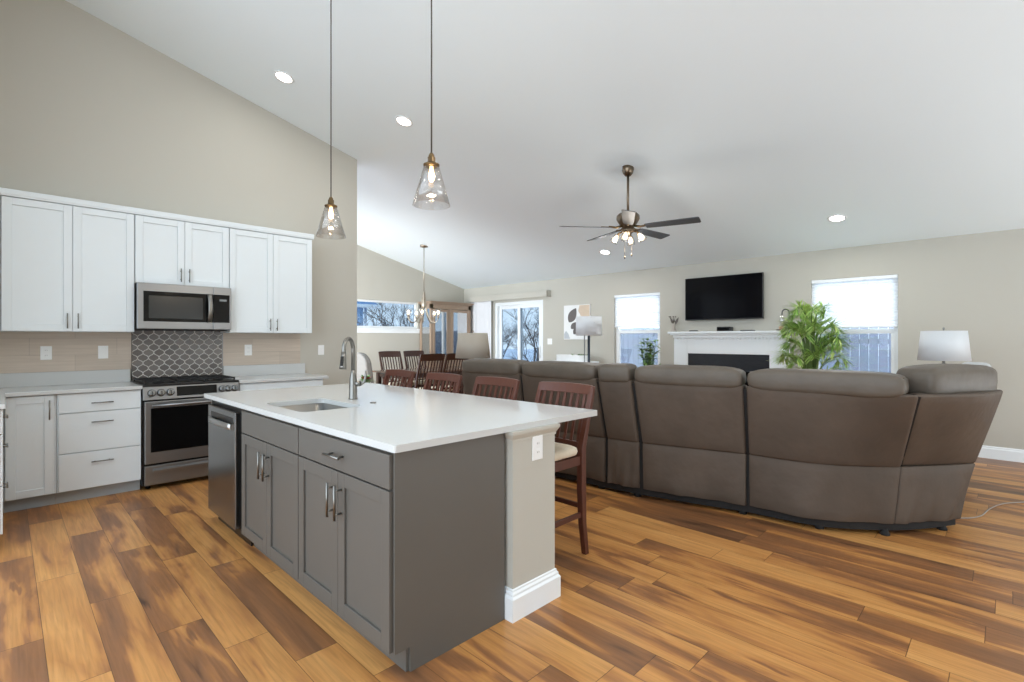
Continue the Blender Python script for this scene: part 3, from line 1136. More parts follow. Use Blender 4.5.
def island_cabinet(label, y0, y1, with_pull, splits, zd=.743, panel=False):
    root = thing('island_cabinet', label, 'cabinet', (1.35, (y0 + y1) / 2, 0))
    b = MB()
    # open box under the sink: sides, bottom, back
    b.box(FX + .022, y0, .10, 1.675, y0 + .018, .899)
    b.box(FX + .022, y1 - .018, .10, 1.675, y1, .899)
    b.box(FX + .022, y0 + .018, .10, 1.675, y1 - .018, .118)
    b.box(1.66, y0 + .018, .118, 1.675, y1 - .018, .899)
    b.box(FX + .022, y0 + .018, .118, FX + .03, y1 - .018, .895)
    b.build('cabinet_body', M['grey'], root)
    quick_box('toe_kick', (1.135, y0, 0, 1.15, y1, .10), M['grey'], root)
    g = .0035
    d = quick_box('drawer' if with_pull else 'drawer_front', (FX, y0 + g, zd + g, FX + .02, y1 - g, .884), M['grey'], root, .002)
    if with_pull:
        ym_ = (y0 + y1) / 2
        pull((FX, ym_ - .075, .815), (FX, ym_ + .075, .815), (-1, 0, 0), r=.006, st=.034, parent=d)
    ym_ = (y0 + y1) / 2
    for a, c, hy in ((y0 + g, ym_ - .0015, ym_ - .036), (ym_ + .0015, y1 - g, ym_ + .036)):
        d = shaker(MB(), a, c, .102, zd - g, FX, axis='x', rail=.06, rec=.010).build('door', M['grey'], root, .0015)
        pull((FX, hy, .535), (FX, hy, .69), (-1, 0, 0), r=.006, st=.034, parent=d)
    if panel:
        p = MB()
        p.prism([(FX + .016, y0 - .001), (FX + .016, y0 - .012), (1.679, y0 - .012), (1.679, y0 - .001)], .10, .899)
        p.box(1.148, y0 - .012, 0, 1.679, y0 - .001, .1005)
        p.build('end_panel', M['grey'], root)
    return root


island_cabinet('grey island cabinet nearest the camera, with a drawer pull over two doors', 1.722, 2.592, True, 2, panel=True)
island_cabinet('grey island sink cabinet between the drawer cabinet and the dishwasher', 2.594, 3.472, False, 2)

# dishwasher
root = thing('dishwasher', 'dark stainless steel dishwasher at the far end of the island', 'dishwasher', (1.35, 3.85, 0))
quick_box('dishwasher_tub', (FX + .03, 3.478, .08, 1.675, 4.185, .890), M['black'], root)
b = MB()
b.box(FX - .012, 3.555, .10, FX + .03, 4.165, .862)
dd = b.build('door', M['steel_dark'], root, .006)
quick_box('pocket', (FX - .0135, 3.60, .785, FX - .005, 4.09, .825), M['black'], dd, .004)
b = MB()
pts = []
for i in range(9):
    q = i / 8
    pts.append((FX - .024 - .014 * math.sin(PI * q), 3.595 + q * .49, .765 + .004 * math.sin(PI * q)))
b.tube(pts, [.020] * 9, 10, .4)
b.box(FX - .030, 3.587, .748, FX - .010, 3.607, .784)
b.box(FX - .030, 4.073, .748, FX - .010, 4.093, .784)
b.build('handle', brushed_mat('polished_steel', (196, 197, 196), 0.3), dd)
quick_box('toe_panel', (1.12, 3.478, 0, 1.13, 4.185, .08), M['black'], root)
o = MB().box(FX + .02, 4.19, .10, 1.679, 4.215, .899).box(1.14, 4.19, 0, 1.679, 4.215, .1005).build('filler_panel', M['grey'])
tag(o, 'grey end panel of the island on the far side of the dishwasher', 'panel')

# painted knee wall that carries the overhang
root = thing('island_post', 'beige painted post with white baseboard carrying the island overhang', 'post', (1.85, 3.0, 0))
PX0, PX1, PY0, PY1 = 1.704, 2.016, 1.680, 4.215
quick_box('post_body', (PX0, PY0, 0, PX1, PY1, .8995), M['wall'], root)
b = MB()
prof = [(0, 0), (.022, 0), (.022, .105), (.014, .116), (.014, .126), (.007, .135), (.007, .143), (0, .146)]


def wrap(mb, prof, x0, y0, x1, y1, z0=0):
    """run a profile round three sides (left stub, front, right) of a rectangle"""
    n = len(prof)
    v = []
    for (px, py, sx, sy) in ((x0, y0 + .05, -1, 0), (x0, y0, -1, -1), (x1, y0, 1, -1), (x1, y1, 1, 0)):
        v += [(px + sx * a, py + sy * a, z0 + z) for a, z in prof]
    f = []
    for k in range(3):
        for i in range(n - 1):
            f.append((k * n + i, k * n + i + 1, (k + 1) * n + i + 1, (k + 1) * n + i))
    f += [tuple(range(n)), tuple(range(3 * n, 4 * n))]
    mb.add(v, f)


wrap(b, prof, PX0, PY0, PX1, PY1)
b.build('baseboard', M['trim'], root)
b = MB()
prof = [(0, 0), (.005, .002), (.005, .014), (.010, .022), (.018, .036), (.020, .042), (.020, .055), (0, .055)]
wrap(b, prof, PX0, PY0, PX1, PY1, .8445)
b.build('crown_molding', M['wall'], root)
wall_plate('white duplex outlet on the beige island post', (1.877, PY0 - .001, .795), '-y')

# ------------------------------------------------------------------ slat-back chairs


def slat_chair(name, label, cat, seat_h, top_h, wood, w=.45, group=None, slats=7, fabric=None, rail=.075):
    """faces -y; rear legs run on as the back posts"""
    root = thing(name, label, cat, (0, 0, 0), group)
    hw = w / 2
    s = seat_h
    lean = .105 * (top_h - s) / .4

    def post(sx):
        b = MB()
        x = sx * (hw - .022)
        xt = sx * (hw - .016)
        q = [(x, .275, 0), (x, .245, s * .3), (x, .235, s * .62), (x, .235, s), (xt, .245 + lean * .35, s + (top_h - s) * .45), (xt, .245 + lean, top_h)]
        for i in range(len(q) - 1):
            pass
        v = []
        for (px, py, pz), hwid, hd in zip(q, (.017, .019, .021, .021, .019, .016), (.018, .02, .022, .022, .017, .013)):
            v += [(px - hwid, py - hd, pz), (px + hwid, py - hd, pz), (px + hwid, py + hd, pz), (px - hwid, py + hd, pz)]
        f = [(3, 2, 1, 0), tuple(range(len(v) - 4, len(v)))]
        for i in range(len(q) - 1):
            o = i * 4
            for k in range(4):
                f.append((o + k, o + (k + 1) % 4, o + 4 + (k + 1) % 4, o + 4 + k))
        b.add(v, f)
        b.build('leg', wood, root, .004)
    post(-1)
    post(1)
    for sx in (-1, 1):
        b = MB()
        x = sx * (hw - .025)
        b.hexa([(x - .015, -.195, 0), (x + .015, -.195, 0), (x + .015, -.165, 0), (x - .015, -.165, 0),
                (x - .021, -.20, s - .05), (x + .021, -.20, s - .05), (x + .021, -.158, s - .05), (x - .021, -.158, s - .05)])
        b.build('leg', wood, root, .004)
    b = MB()
    b.box(-hw + .03, -.195, s - .10, hw - .03, -.165, s - .045)
    b.box(-hw + .03, .225, s - .10, hw - .03, .25, s - .045)
    for sx in (-1, 1):
        x = sx * (hw - .024)
        b.box(x - .011, -.17, s - .10, x + .011, .225, s - .045)
    b.build('seat_frame', wood, root, .003)
    b = MB()
    b.cushion((0, 0.005, s - .012), (hw - .004, .215, .038), .28, ez=.55, n=28, m=10)
    b.build('seat', fabric or M['cream'], root)
    zs = s * .36
    for sx in (-1, 1):
        b = MB()
        x = sx * (hw - .024)
        b.box(x - .009, -.17, zs, x + .009, .235, zs + .032)
        b.build('stretcher', wood, root, .003)
    quick_box('stretcher', (-hw + .03, -.19, zs - .06, hw - .03, -.17, zs - .025), wood, root, .003)
    quick_box('stretcher', (-hw + .03, .232, zs + .05, hw - .03, .25, zs + .08), wood, root, .003)

    def yb(z):
        q = (z - s) / (top_h - s)
        return .24 + lean * (q * .78 + .22 * q * q) - .002
    zt0 = top_h - rail

    def rail_mesh(z0, z1, th, bow):
        b = MB()
        n = 8
        v, f = [], []
        for i in range(n + 1):
            x = -hw + .012 + (w - .024) * i / n
            q = 1 - (x / hw) ** 2
            for (z, d) in ((z0, -th), (z0, th), (z1 + bow * q * .3, th), (z1 + bow * q * .3, -th)):
                v.append((x, yb(z) + d + bow * q, z))
        for i in range(n):
            for k in range(4):
                f.append((i * 4 + k, i * 4 + (k + 1) % 4, (i + 1) * 4 + (k + 1) % 4, (i + 1) * 4 + k))
        f += [(3, 2, 1, 0), (n * 4, n * 4 + 1, n * 4 + 2, n * 4 + 3)]
        b.add(v, f)
        return b
    rail_mesh(zt0, top_h + .004, .011, .022).build('top_rail', wood, root, .003)
    zl = s + .03
    rail_mesh(zl - .035, zl, .010, .012).build('lower_rail', wood, root, .003)
    for i in range(slats):
        x = -hw + .035 + (w - .07) * (i + .5) / slats
        q = 1 - (x / hw) ** 2
        b = MB()
        sw = .0095
        n = 4
        v, f = [], []
        for k in range(n + 1):
            z = zl - .005 + (zt0 + .01 - zl) * k / n
            y = yb(z) + .012 * q + .01 * q * k / n
            v += [(x - sw, y - .005, z), (x + sw, y - .005, z), (x + sw, y + .005, z), (x - sw, y + .005, z)]
        for k in range(n):
            for j in range(4):
                f.append((k * 4 + j, k * 4 + (j + 1) % 4, (k + 1) * 4 + (j + 1) % 4, (k + 1) * 4 + j))
        f += [(3, 2, 1, 0), (n * 4, n * 4 + 1, n * 4 + 2, n * 4 + 3)]
        b.add(v, f)
        b.build('slat', wood, root)
    return root


stool = slat_chair('counter_stool', 'cherry wood slat-back counter stool nearest the island post, cream seat in view', 'stool', .665, 1.04, M['cherry'], .46, 'counter stools along the island', rail=.052)
stool.rotation_euler = (0, 0, -PI / 2)
stool.location = (2.275, 2.085, 0)
for y, lab in ((2.745, 'second cherry slat-back counter stool from the island post'),
               (3.395, 'third cherry slat-back counter stool from the island post'),
               (4.065, 'fourth cherry slat-back counter stool, farthest from the island post')):
    c = copy_tree(stool)
    c.location = (2.275, y, 0)
    c['label'] = lab

chair = slat_chair('dining_chair', 'dark slat-back dining chair on the window side, left of the pair', 'chair', .48, 1.09, M['cherry_dark'], .49, 'dining chairs round the table', rail=.11)
chair.location = (5.40, 8.37, 0)
for (x, y, rz, sc, lab) in ((5.97, 8.37, 0, 1, 'dark slat-back dining chair on the window side, right of the pair'),
                            (4.93, 7.10, PI, 1, 'dark cherry dining chair on the near side of the table, leftmost there'),
                            (5.46, 7.10, PI, 1, 'dark cherry dining chair on the near side, middle, its rail above another chair'),
                            (6.14, 6.44, PI - .2, .87, 'lower slat-back dining chair standing nearest the sofa, left of the linen lamp shade')):
    c = copy_tree(chair)
    c.location = (x, y, 0)
    c.rotation_euler = (0, 0, rz)
    c.scale = (sc, sc, sc)
    c['label'] = lab

# dining table
root = thing('dining_table', 'polished dark wood dining table under the chandelier', 'table', (5.7, 7.85, 0))
b = MB()
b.prism(rrect(4.72, 7.36, 6.72, 8.32, .06), .735, .765)
b.build('tabletop', M['tabletop'], root, .005)
quick_box('apron', (4.84, 7.42, .65, 6.60, 8.28, .735), M['cherry_dark'], root, .003)
for x in (4.86, 6.58):
    for y in (7.44, 8.26):
        MB().bar((x, y, 0), (x, y, .735), .075, .075).build('leg', M['cherry_dark'], root, .005)

# upholstered host chair
root = thing('host_chair', 'grey upholstered chair with a rounded back at the end of the dining table', 'chair', (4.33, 7.8, 0))
b = MB()
outl = []
for i in range(13):
    a = PI * i / 12
    outl.append((7.8 + .27 * math.cos(a) * (1 if abs(math.cos(a)) > .2 else 1), .86 + .25 * math.sin(a) ** .8))
outl = [(8.10, .40)] + outl + [(7.50, .40)]
b.extrude([(4.24 - (z - .4) * .10, y, z) for y, z in outl], (.12, 0, 0))
b.build('backrest', M['slip'], root, .03, 3)
MB().cushion((4.46, 7.8, .44), (.27, .29, .075), .3, ez=.5).build('seat', M['slip'], root)
b = MB()
b.prism(rrect(4.16, 7.53, 4.66, 8.07, .04), .12, .40)
b.build('skirt', M['slip'], root)
for x in (4.2, 4.62):
    for y in (7.57, 8.03):
        MB().cyl((x, y, 0), (x, y, .13), .018, .024, 10).build('leg', M['cherry_dark'], root)

# china cabinet with glass doors
root = thing('china_cabinet', 'tall light-brown china cabinet with glass doors in the dining corner', 'cabinet', (7.04, 9.08, 0))
HX0, HX1, HY0, HY1 = 6.475, 7.60, 8.86, 9.285
b = MB()
b.box(HX0 - .02, HY0 - .03, 0, HX1 + .02, HY1, .10)
b.box(HX0, HY0, .10, HX1, HY1, .84)
b.box(HX0 - .025, HY0 - .035, .84, HX1 + .025, HY1, .88)
b.build('lower_cabinet', M['hutch'], root, .006)
for x0, x1 in ((HX0 + .03, 7.03), (7.045, HX1 - .03)):
    shaker(MB(), x0, x1, .14, .81, HY0 - .02, rail=.08).build('door', M['hutch'], root, .003)
b = MB()
b.box(HX0, HY0, .88, HX0 + .06, HY0 + .06, 2.10)
b.box(HX0, HY1 - .07, .88, HX0 + .04, HY1, 2.10)
b.box(HX1 - .07, HY0, .88, HX1, HY1, 2.10)
b.box(HX0 + .04, HY1 - .02, .88, HX1 - .07, HY1, 2.10)
b.box(HX0, HY0, .88, HX1, HY1, .92)
b.box(HX0, HY0, 2.0, HX1, HY1, 2.10)
b.box(6.94, HY0, .92, 7.04, HY0 + .03, 2.0)
b.build('upper_frame', M['hutch'], root, .004)
b = MB()
for z, o_ in ((2.10, .015), (2.12, .035), (2.14, .055)):
    b.box(HX0 - o_, HY0 - o_, z, HX1 + o_, HY1, z + .022)
b.build('crown_molding', M['hutch'], root, .005)
for x0, x1 in ((HX0 + .06, 6.94), (7.04, HX1 - .07)):
    b = MB()
    y0 = HY0 - .012
    b.box(x0, y0, .93, x0 + .045, y0 + .02, 1.99)
    b.box(x1 - .045, y0, .93, x1, y0 + .02, 1.99)
    b.box(x0 + .045, y0, .93, x1 - .045, y0 + .02, .985)
    b.box(x0 + .045, y0, 1.935, x1 - .045, y0 + .02, 1.99)
    d = b.build('glass_door', M['hutch'], root, .003)
    quick_box('pane', (x0 + .045, y0 + .008, .985, x1 - .045, y0 + .012, 1.935), M['hglass'], d)
quick_box('side_pane', (HX0 + .015, HY0 + .06, .92, HX0 + .019, HY1 - .07, 2.0), M['hglass'], root)
for z in (1.25, 1.60):
    quick_box('shelf', (HX0 + .04, HY0 + .04, z, HX1 - .07, HY1 - .02, z + .012), M['glass'], root)

# ------------------------------------------------------------------ sectional sofa
T = [(3.515, 4.27), (3.57, 3.42), (3.58, 2.52), (3.658, 2.216), (3.80, 1.371), (3.843, .369), (4.72, .011)]
S = [(3.60, 4.27), (3.655, 3.42), (3.70, 2.50), (3.734, 2.18), (3.926, 1.388), (4.263, .511), (4.755, .155)]
ZTOP, ZSEAM, ZBOT = 1.0, .47, .085
sofa = thing('sectional_sofa', 'large taupe leather reclining sectional sofa seen from behind', 'sofa', (4.2, 2.2, 0))


def lerp(a, c, q):
    return tuple(x + (y - x) * q for x, y in zip(a, c))


def slab(front, thick, nu=10, nv=6, bulge=.02, rnd=.03, top_round=True):
    """closed padded panel: front(u,v)->Vector point on the outer face, thick: inward vector"""
    b = MB()
    th = Vector(thick)
    nrm = -th.normalized()
    v = []
    for side in (0, 1):
        for j in range(nv + 1):
            for i in range(nu + 1):
                u, w = i / nu, j / nv
                p = Vector(front(u, w))
                e = min(u, 1 - u, w, 1 - w)
                pad = bulge * (math.sin(PI * u) * math.sin(PI * w)) ** .5
                p = p + nrm * pad if side == 0 else p + th - nrm * pad * .3
                v.append(p)
    W_ = nu + 1
    K = W_ * (nv + 1)
    f = []
    for j in range(nv):
        for i in range(nu):
            a = j * W_ + i
            f.append((a, a + 1, a + W_ + 1, a + W_))
            f.append((K + a, K + a + W_, K + a + W_ + 1, K + a + 1))
    for i in range(nu):
        f.append((i, K + i, K + i + 1, i + 1))
        a = nv * W_ + i
        f.append((a, a + 1, K + a + 1, K + a))
    for j in range(nv):
        a = j * W_
        f.append((a, a + W_, K + a + W_, K + a))
        a = j * W_ + nu
        f.append((a, K + a, K + a + W_, a + W_))
    b.add(v, f, True)
    return b


def catmull(pts, q):
    n = len(pts) - 1
    q = min(max(q, 0), .99999) * n
    i = int(q)
    t = q - i
    P = lambda k: Vector(pts[min(max(k, 0), n)])
    a, b_, c, d = P(i - 1), P(i), P(i + 1), P(i + 2)
    return .5 * ((2 * b_) + (c - a) * t + (2 * a - 5 * b_ + 4 * c - d) * t * t + (3 * b_ - a - 3 * c + d) * t ** 3)


skirt_curves = {4: [S[4], (3.985, .907), S[5]], 5: [S[5], (4.50, .335), S[6]]}
bot_curves = {4: [(3.926, 1.388), (3.985, .907), (4.248, .545)], 5: [(4.248, .545), (4.44, .39), (4.70, .235)]}
gap = .010
for i in range(6):
    t0, t1 = Vector((*T[i], ZTOP)), Vector((*T[i + 1], ZTOP))
    s0, s1 = Vector((*S[i], ZSEAM)), Vector((*S[i + 1], ZSEAM))
    # shrink slightly so that black gaps show between the sections
    du = (t1 - t0).normalized() * gap
    t0, t1 = t0 + du, t1 - du
    ds = (s1 - s0).normalized() * gap
    s0, s1 = s0 + ds * 1.5, s1 - ds * 1.5
    inward = Vector((-(t1 - t0).y, (t1 - t0).x, 0)).normalized()
    if inward.dot(Vector((1, .6, 0))) < 0:
        inward = -inward
    topc = None
    if i == 5:
        t0, t1 = t0 + inward * .03 + du * .8, t1
        topc = [t0, (t0 + t1) / 2 - inward * .09, t1]

    def front(u, w, t0=t0, t1=t1, s0=s0, s1=s1, i=i, inward=inward, topc=topc):
        up = t0.lerp(t1, u) if topc is None else catmull(topc, u)
        if i in skirt_curves:
            q = catmull(skirt_curves[i], .015 + .97 * u if i < 5 else .035 + .965 * u)
            lo = Vector((q.x, q.y, ZSEAM)) - inward * (.014 if i < 5 else -.03 + .03 * u)
        else:
            lo = s0.lerp(s1, u) - inward * .012
        return lo.lerp(up, w)
    sl = slab(front, inward * .15 + Vector((0, 0, .0)), 12, 8, .018)
    sl.build('back_panel', M['leather'], sofa, .02, 3)
    # skirt below the seam
    rnd = random.Random(i)
    ph = rnd.uniform(0, 6)

    def front2(u, w, s0=s0, s1=s1, i=i, inward=inward, ph=ph):
        if i in skirt_curves:
            q = catmull(skirt_curves[i], .012 + .976 * u)
            up = Vector((q.x, q.y, ZSEAM + .004))
            q = catmull(bot_curves[i], .01 + .98 * u)
            lo = Vector((q.x, q.y, ZBOT))
        else:
            up = s0.lerp(s1, u) + Vector((0, 0, .004))
            lo = up.copy()
            lo.z = ZBOT
        p = lo.lerp(up, w)
        wv = .012 * math.sin(u * 9 + ph + 2.5 * w) * (1 - w) + .008 * math.sin(u * 23 + ph * 2 - 3 * w) * (1 - w)
        return p + inward * wv
    slab(front2, inward * .05, 20, 6, .012).build('skirt', M['leather'], sofa, .006, 2)
    # head pillow
    L_ = (t1 - t0).length
    ang = math.atan2((t1 - t0).y, (t1 - t0).x)
    c = (t0 + t1) / 2 + inward * (.115 if i < 5 else .12) + Vector((0, 0, .045 if i < 5 else .062))
    if i == 5:
        L_ *= .78
        c += (t1 - t0).normalized() * .065
    if i == 4:
        L_ -= .05
        c -= (t1 - t0).normalized() * .025
    b = MB()
    b.cushion(c, (L_ / 2 - .004, .135, .085 if i < 5 else .112), .22 if i < 5 else .32, rot=ang, ez=.5, n=40, m=14, wob=.012, seed=i)
    p = b.build('head_pillow', M['leather_pil'], sofa)
    d = (t1 - t0).normalized()
    pts = [c + d * (L_ / 2 - .02) * q - inward * (.085 - .0 * abs(q)) + Vector((0, 0, .066 * (1 - .18 * q ** 6))) for q in [x / 6 for x in range(-6, 7)]]
    MB().tube(pts, .004, 6).build('piping', M['leather_pil'], p)

# dark strips added as the shade in the gaps between the sections
for i in range(1, 6):
    p0, p1 = Vector((*S[i], .12)), Vector((*T[i], .97 if i < 5 else .99))
    d = (Vector((*T[i + 1], 0)) - Vector((*T[i - 1], 0))).normalized()
    inn = Vector((-d.y, d.x, 0))
    if inn.dot(Vector((1, .6, 0))) < 0:
        inn = -inn
    b = MB()
    pm = Vector((*S[i], ZSEAM))
    w_ = .045 if i < 5 else .02
    o1, o2 = inn * (.022 if i < 5 else .034), inn * (.05 if i < 5 else .08)
    for a_, c_ in ((p0, pm), (pm, p1)):
        b.hexa([a_ - d * w_ + o1, a_ + d * w_ + o1, a_ + d * w_ + o2, a_ - d * w_ + o2, c_ - d * w_ + o1, c_ + d * w_ + o1, c_ + d * w_ + o2, c_ - d * w_ + o2])
    b.build('gap_shade', M['dust_gap_shade'], sofa)

# dark base under the skirts
b = MB()
for i in range(6):
    curve = bot_curves.get(i, [S[i], S[i + 1]])
    n = 6
    pts = [catmull([Vector((*q, 0)) for q in curve], k / n) for k in range(n + 1)]
    inn = Vector((1, 0, 0)) if i < 4 else (Vector((.92, .4, 0)) if i == 4 else Vector((.45, .9, 0)))
    for k in range(n):
        a, c = pts[k] + inn * .03, pts[k + 1] + inn * .03
        a2, c2 = a + inn * .6, c + inn * .6
        b.hexa([(a.x, a.y, .03), (c.x, c.y, .03), (c2.x, c2.y, .03), (a2.x, a2.y, .03), (a.x, a.y, .13), (c.x, c.y, .13), (c2.x, c2.y, .13), (a2.x, a2.y, .13)])
b.build('base_frame', M['dust_gap_shade'], sofa)
for x, y in ((3.68, 4.1), (3.75, 3.5), (3.78, 2.6), (3.80, 2.25), (3.99, 1.45), (4.06, .95), (4.24, .60), (4.64, .33), (4.5, 4.1), (4.6, 2.6), (4.7, 1.6)):
    MB().lathe([(.03, 0), (.03, .012), (.02, .03), (.02, .04)], (x, y, 0), 12).build('foot', M['dust_gap_shade'], sofa)
# seats on the far side of the backs
for i in range(5):
    a, c = Vector((*S[i], 0)), Vector((*S[i + 1], 0))
    m = (a + c) / 2
    L_ = (c - a).length
    ang = math.atan2((c - a).y, (c - a).x)
    inn = Vector((1, .12, 0)).normalized() if i < 4 else Vector((.93, .36, 0)).normalized()
    MB().cushion(m + inn * .62 + Vector((0, 0, .37)), (L_ / 2 - .005, .42, .13), .2, rot=ang, ez=.4).build('seat_cushion', M['leather'], sofa)
    MB().cushion(m + inn * .27 + Vector((0, 0, .70)), (L_ / 2 - .01, .11, .30), .3, rot=ang, ez=.4, wob=.01, seed=i).build('back_cushion', M['leather'], sofa)
# arm at the left end
b = MB()
b.cushion((4.05, 4.40, .36), (.50, .115, .28), .2, ez=.35)
b.build('armrest', M['leather'], sofa)
# leg of the sectional that turns along the other side
MB().cushion((4.88, .88, .36), (.36, .36, .13), .25, ez=.4).build('seat_cushion', M['leather'], sofa)
for x in (5.42,):
    MB().cushion((x, .85, .37), (.42, .46, .13), .2, ez=.4).build('seat_cushion', M['leather'], sofa)
    b = MB()
    b.hexa([(x - .44, .33, .12), (x + .42, .33, .12), (x + .42, .5, .12), (x - .44, .5, .12), (x - .44, .10, .96), (x + .42, .10, .96), (x + .42, .27, .96), (x - .44, .27, .96)])
    b.build('back_panel', M['leather'], sofa, .03, 3)
    MB().cushion((x, .20, .945), (.42, .11, .07), .25, ez=.5, wob=.012).build('head_pillow', M['leather_pil'], sofa)
    MB().box(x - .44, .36, .03, x + .42, 1.2, .25).build('base_frame', M['dust_gap_shade'], sofa)
MB().cushion((5.98, .78, .38), (.12, .5, .30), .2, ez=.35).build('armrest', M['leather'], sofa)

o = MB().cushion((5.66, .19, 1.082), (.15, .10, .066), .5, rot=.05, ez=.6, n=28, m=12).build('throw_pillow', M['plaid'])
tag(o, 'pale grey pillow lying on the sofa back below the white table lamp', 'pillow')

# cord on the floor at the right
b = MB()
pts = [(4.98, .28, .006), (5.06, .20, .006), (5.2, .14, .006), (5.45, .10, .006), (5.7, .02, .006), (5.9, -.12, .006), (6.2, -.3, .006)]
pts = [catmull(pts, k / 40) for k in range(41)]
b.tube(pts, .005, 6)
tag(b.build('power_cord', mat('grey_cord', (150, 140, 130), .6)), 'thin pale power cord on the floor by the sofa end', 'cord')

# ------------------------------------------------------------------ fireplace wall
root = thing('fireplace', 'white fireplace mantel and surround with a dark slate front', 'fireplace', (7.6, 3.08, 0))
FY0, FY1 = 2.12, 3.93
b = MB()
b.box(XT - .10, FY0 + .06, 0, XT - .002, 2.42, 1.36)
b.box(XT - .10, 3.635, 0, XT - .002, FY1 - .06, 1.36)
b.box(XT - .10, 2.42, 1.112, XT - .002, 3.635, 1.36)
b.build('surround', M['mantel'], root, .004)
b = MB()
b.box(XT - .135, FY0 + .05, 1.36, XT - .002, FY1 - .06, 1.40)
y = FY0 + .07
while y < FY1 - .10:
    b.box(XT - .122, y, 1.335, XT - .09, y + .028, 1.362)
    y += .052
b.build('dentil_molding', M['mantel'], root)
b = MB()
b.box(XT - .165, FY0 + .01, 1.40, XT - .002, FY1 - .02, 1.425)
b.box(XT - .20, FY0 - .02, 1.425, XT - .002, FY1 + .005, 1.458)
b.build('mantel_shelf', M['mantel'], root, .006)
b = MB()
b.box(XT - .09, 2.42, .10, XT - .05, 2.62, 1.112)
b.box(XT - .09, 3.50, .10, XT - .05, 3.635, 1.112)
b.box(XT - .09, 2.62, .85, XT - .05, 3.50, 1.112)
b.build('slate_facing', M['firebox'], root)
quick_box('firebox', (XT - .06, 2.62, .12, XT - .05, 3.50, .85), M['blackglass'], root)
quick_box('hearth', (XT - .45, FY0 + .05, 0, XT - .002, FY1 - .05, .04), M['firebox'], root, .004)

root = thing('television', 'large black flat-screen television mounted above the mantel', 'television', (XT - .05, 3.13, 1.64))
b = MB()
b.box(XT - .075, 2.515, 1.637, XT - .035, 3.692, 2.306)
b.box(XT - .035, 2.9, 1.8, XT - .002, 3.4, 2.15)
b.build('housing', M['black'], root, .004)
quick_box('screen', (XT - .0765, 2.525, 1.653, XT - .075, 3.682, 2.298), M['tv'], root)

ZM = 1.459
# angel statue and vase
root = thing('figurine', 'small winged figurine holding a flower, at the left end of the mantel', 'figurine', (7.66, 3.87, ZM))
MB().lathe([(.05, 0), (.052, .012), (.04, .03), (.026, .07), (.03, .10), (.024, .13), (.012, .15)], (7.66, 3.87, ZM), 16).build('gown', M['statue'], root)
b = MB()
b.cushion((7.66, 3.87, ZM + .175), (.021, .02, .026), 1.0, n=14, m=10)
b.build('head', M['statue_dark'], root)
for s_ in (-1, 1):
    b = MB()
    b.extrude([(7.672, 3.87 + s_ * .012, ZM + .10), (7.68, 3.87 + s_ * .06, ZM + .16), (7.68, 3.87 + s_ * .075, ZM + .235), (7.675, 3.87 + s_ * .035, ZM + .20), (7.67, 3.87 + s_ * .012, ZM + .15)], (.008, 0, 0))
    b.build('wing', M['statue_dark'], root, .002)
b = MB()
for k in range(7):
    a = k * .9
    b.tube([(7.64, 3.87, ZM + .13), (7.63 + .01 * math.cos(a), 3.87 + .03 * math.sin(a), ZM + .19), (7.62 + .02 * math.cos(a), 3.87 + .055 * math.sin(a), ZM + .24)], [.004, .003, .002], 5)
    b.cushion((7.62 + .02 * math.cos(a), 3.87 + .055 * math.sin(a), ZM + .243), (.012, .012, .010), 1.0, n=8, m=6)
b.build('bouquet', M['statue_dark'], root)
root = thing('remote_control', 'small black remote control lying on the mantel beside the figurine', 'remote', (7.62, 3.5, ZM))
quick_box('housing', (7.60, 3.45, ZM, 7.64, 3.58, ZM + .016), M['black'], root, .004)
quick_box('keypad', (7.606, 3.46, ZM + .016, 7.634, 3.555, ZM + .0175), M['slot'], root)
root = thing('media_box', 'black cable box standing on the mantel under the television', 'box', (7.65, 3.04, ZM))
quick_box('housing', (7.59, 2.935, ZM, 7.71, 3.145, ZM + .066), M['black'], root, .012)
quick_box('front_panel', (7.5885, 2.955, ZM + .015, 7.59, 3.125, ZM + .05), M['blackglass'], root)
root = thing('game_controller', 'flat black media player on the mantel, right of the cable box', 'player', (7.64, 2.70, ZM))
root.name = 'media_player'
quick_box('housing', (7.58, 2.62, ZM, 7.70, 2.79, ZM + .014), M['black'], root, .003)
quick_box('front_panel', (7.5785, 2.64, ZM + .003, 7.58, 2.77, ZM + .010), M['blackglass'], root)
root = thing('candle_lantern', 'glass candle lantern on a curved dark hook at the right end of the mantel', 'lantern', (7.64, 2.22, ZM))
b = MB()
b.prism(rrect(7.59, 2.14, 7.69, 2.31, .02), ZM, ZM + .016)
b.build('tray', M['statue_dark'], root)
b = MB()
pts = [(7.64, 2.16, ZM + .01), (7.64, 2.155, ZM + .15), (7.64, 2.155, ZM + .24)]
for i in range(9):
    a = PI * i / 8
    pts.append((7.64, 2.155 + .045 - .045 * math.cos(a), ZM + .25 + .045 * math.sin(a)))
pts.append((7.64, 2.245, ZM + .22))
b.tube(pts, .007, 8)
b.build('hook', M['darkmetal'], root)
MB().lathe([(.026, .11), (.030, .14), (.028, .19), (.014, .215), (.011, .215), (.025, .19), (.027, .14), (.023, .113)], (7.64, 2.245, ZM), 16, close=True).build('glass_cup', M['glass'], root)
MB().lathe([(.014, .114), (.014, .15), (0, .152)], (7.64, 2.245, ZM), 12).build('tealight', M['flower'], root)
MB().lathe([(.034, .016), (.036, .04), (.03, .06), (.0, .062)], (7.64, 2.25, ZM), 16).build('candle', M['candle'], root)

# ------------------------------------------------------------------ blinds, picture


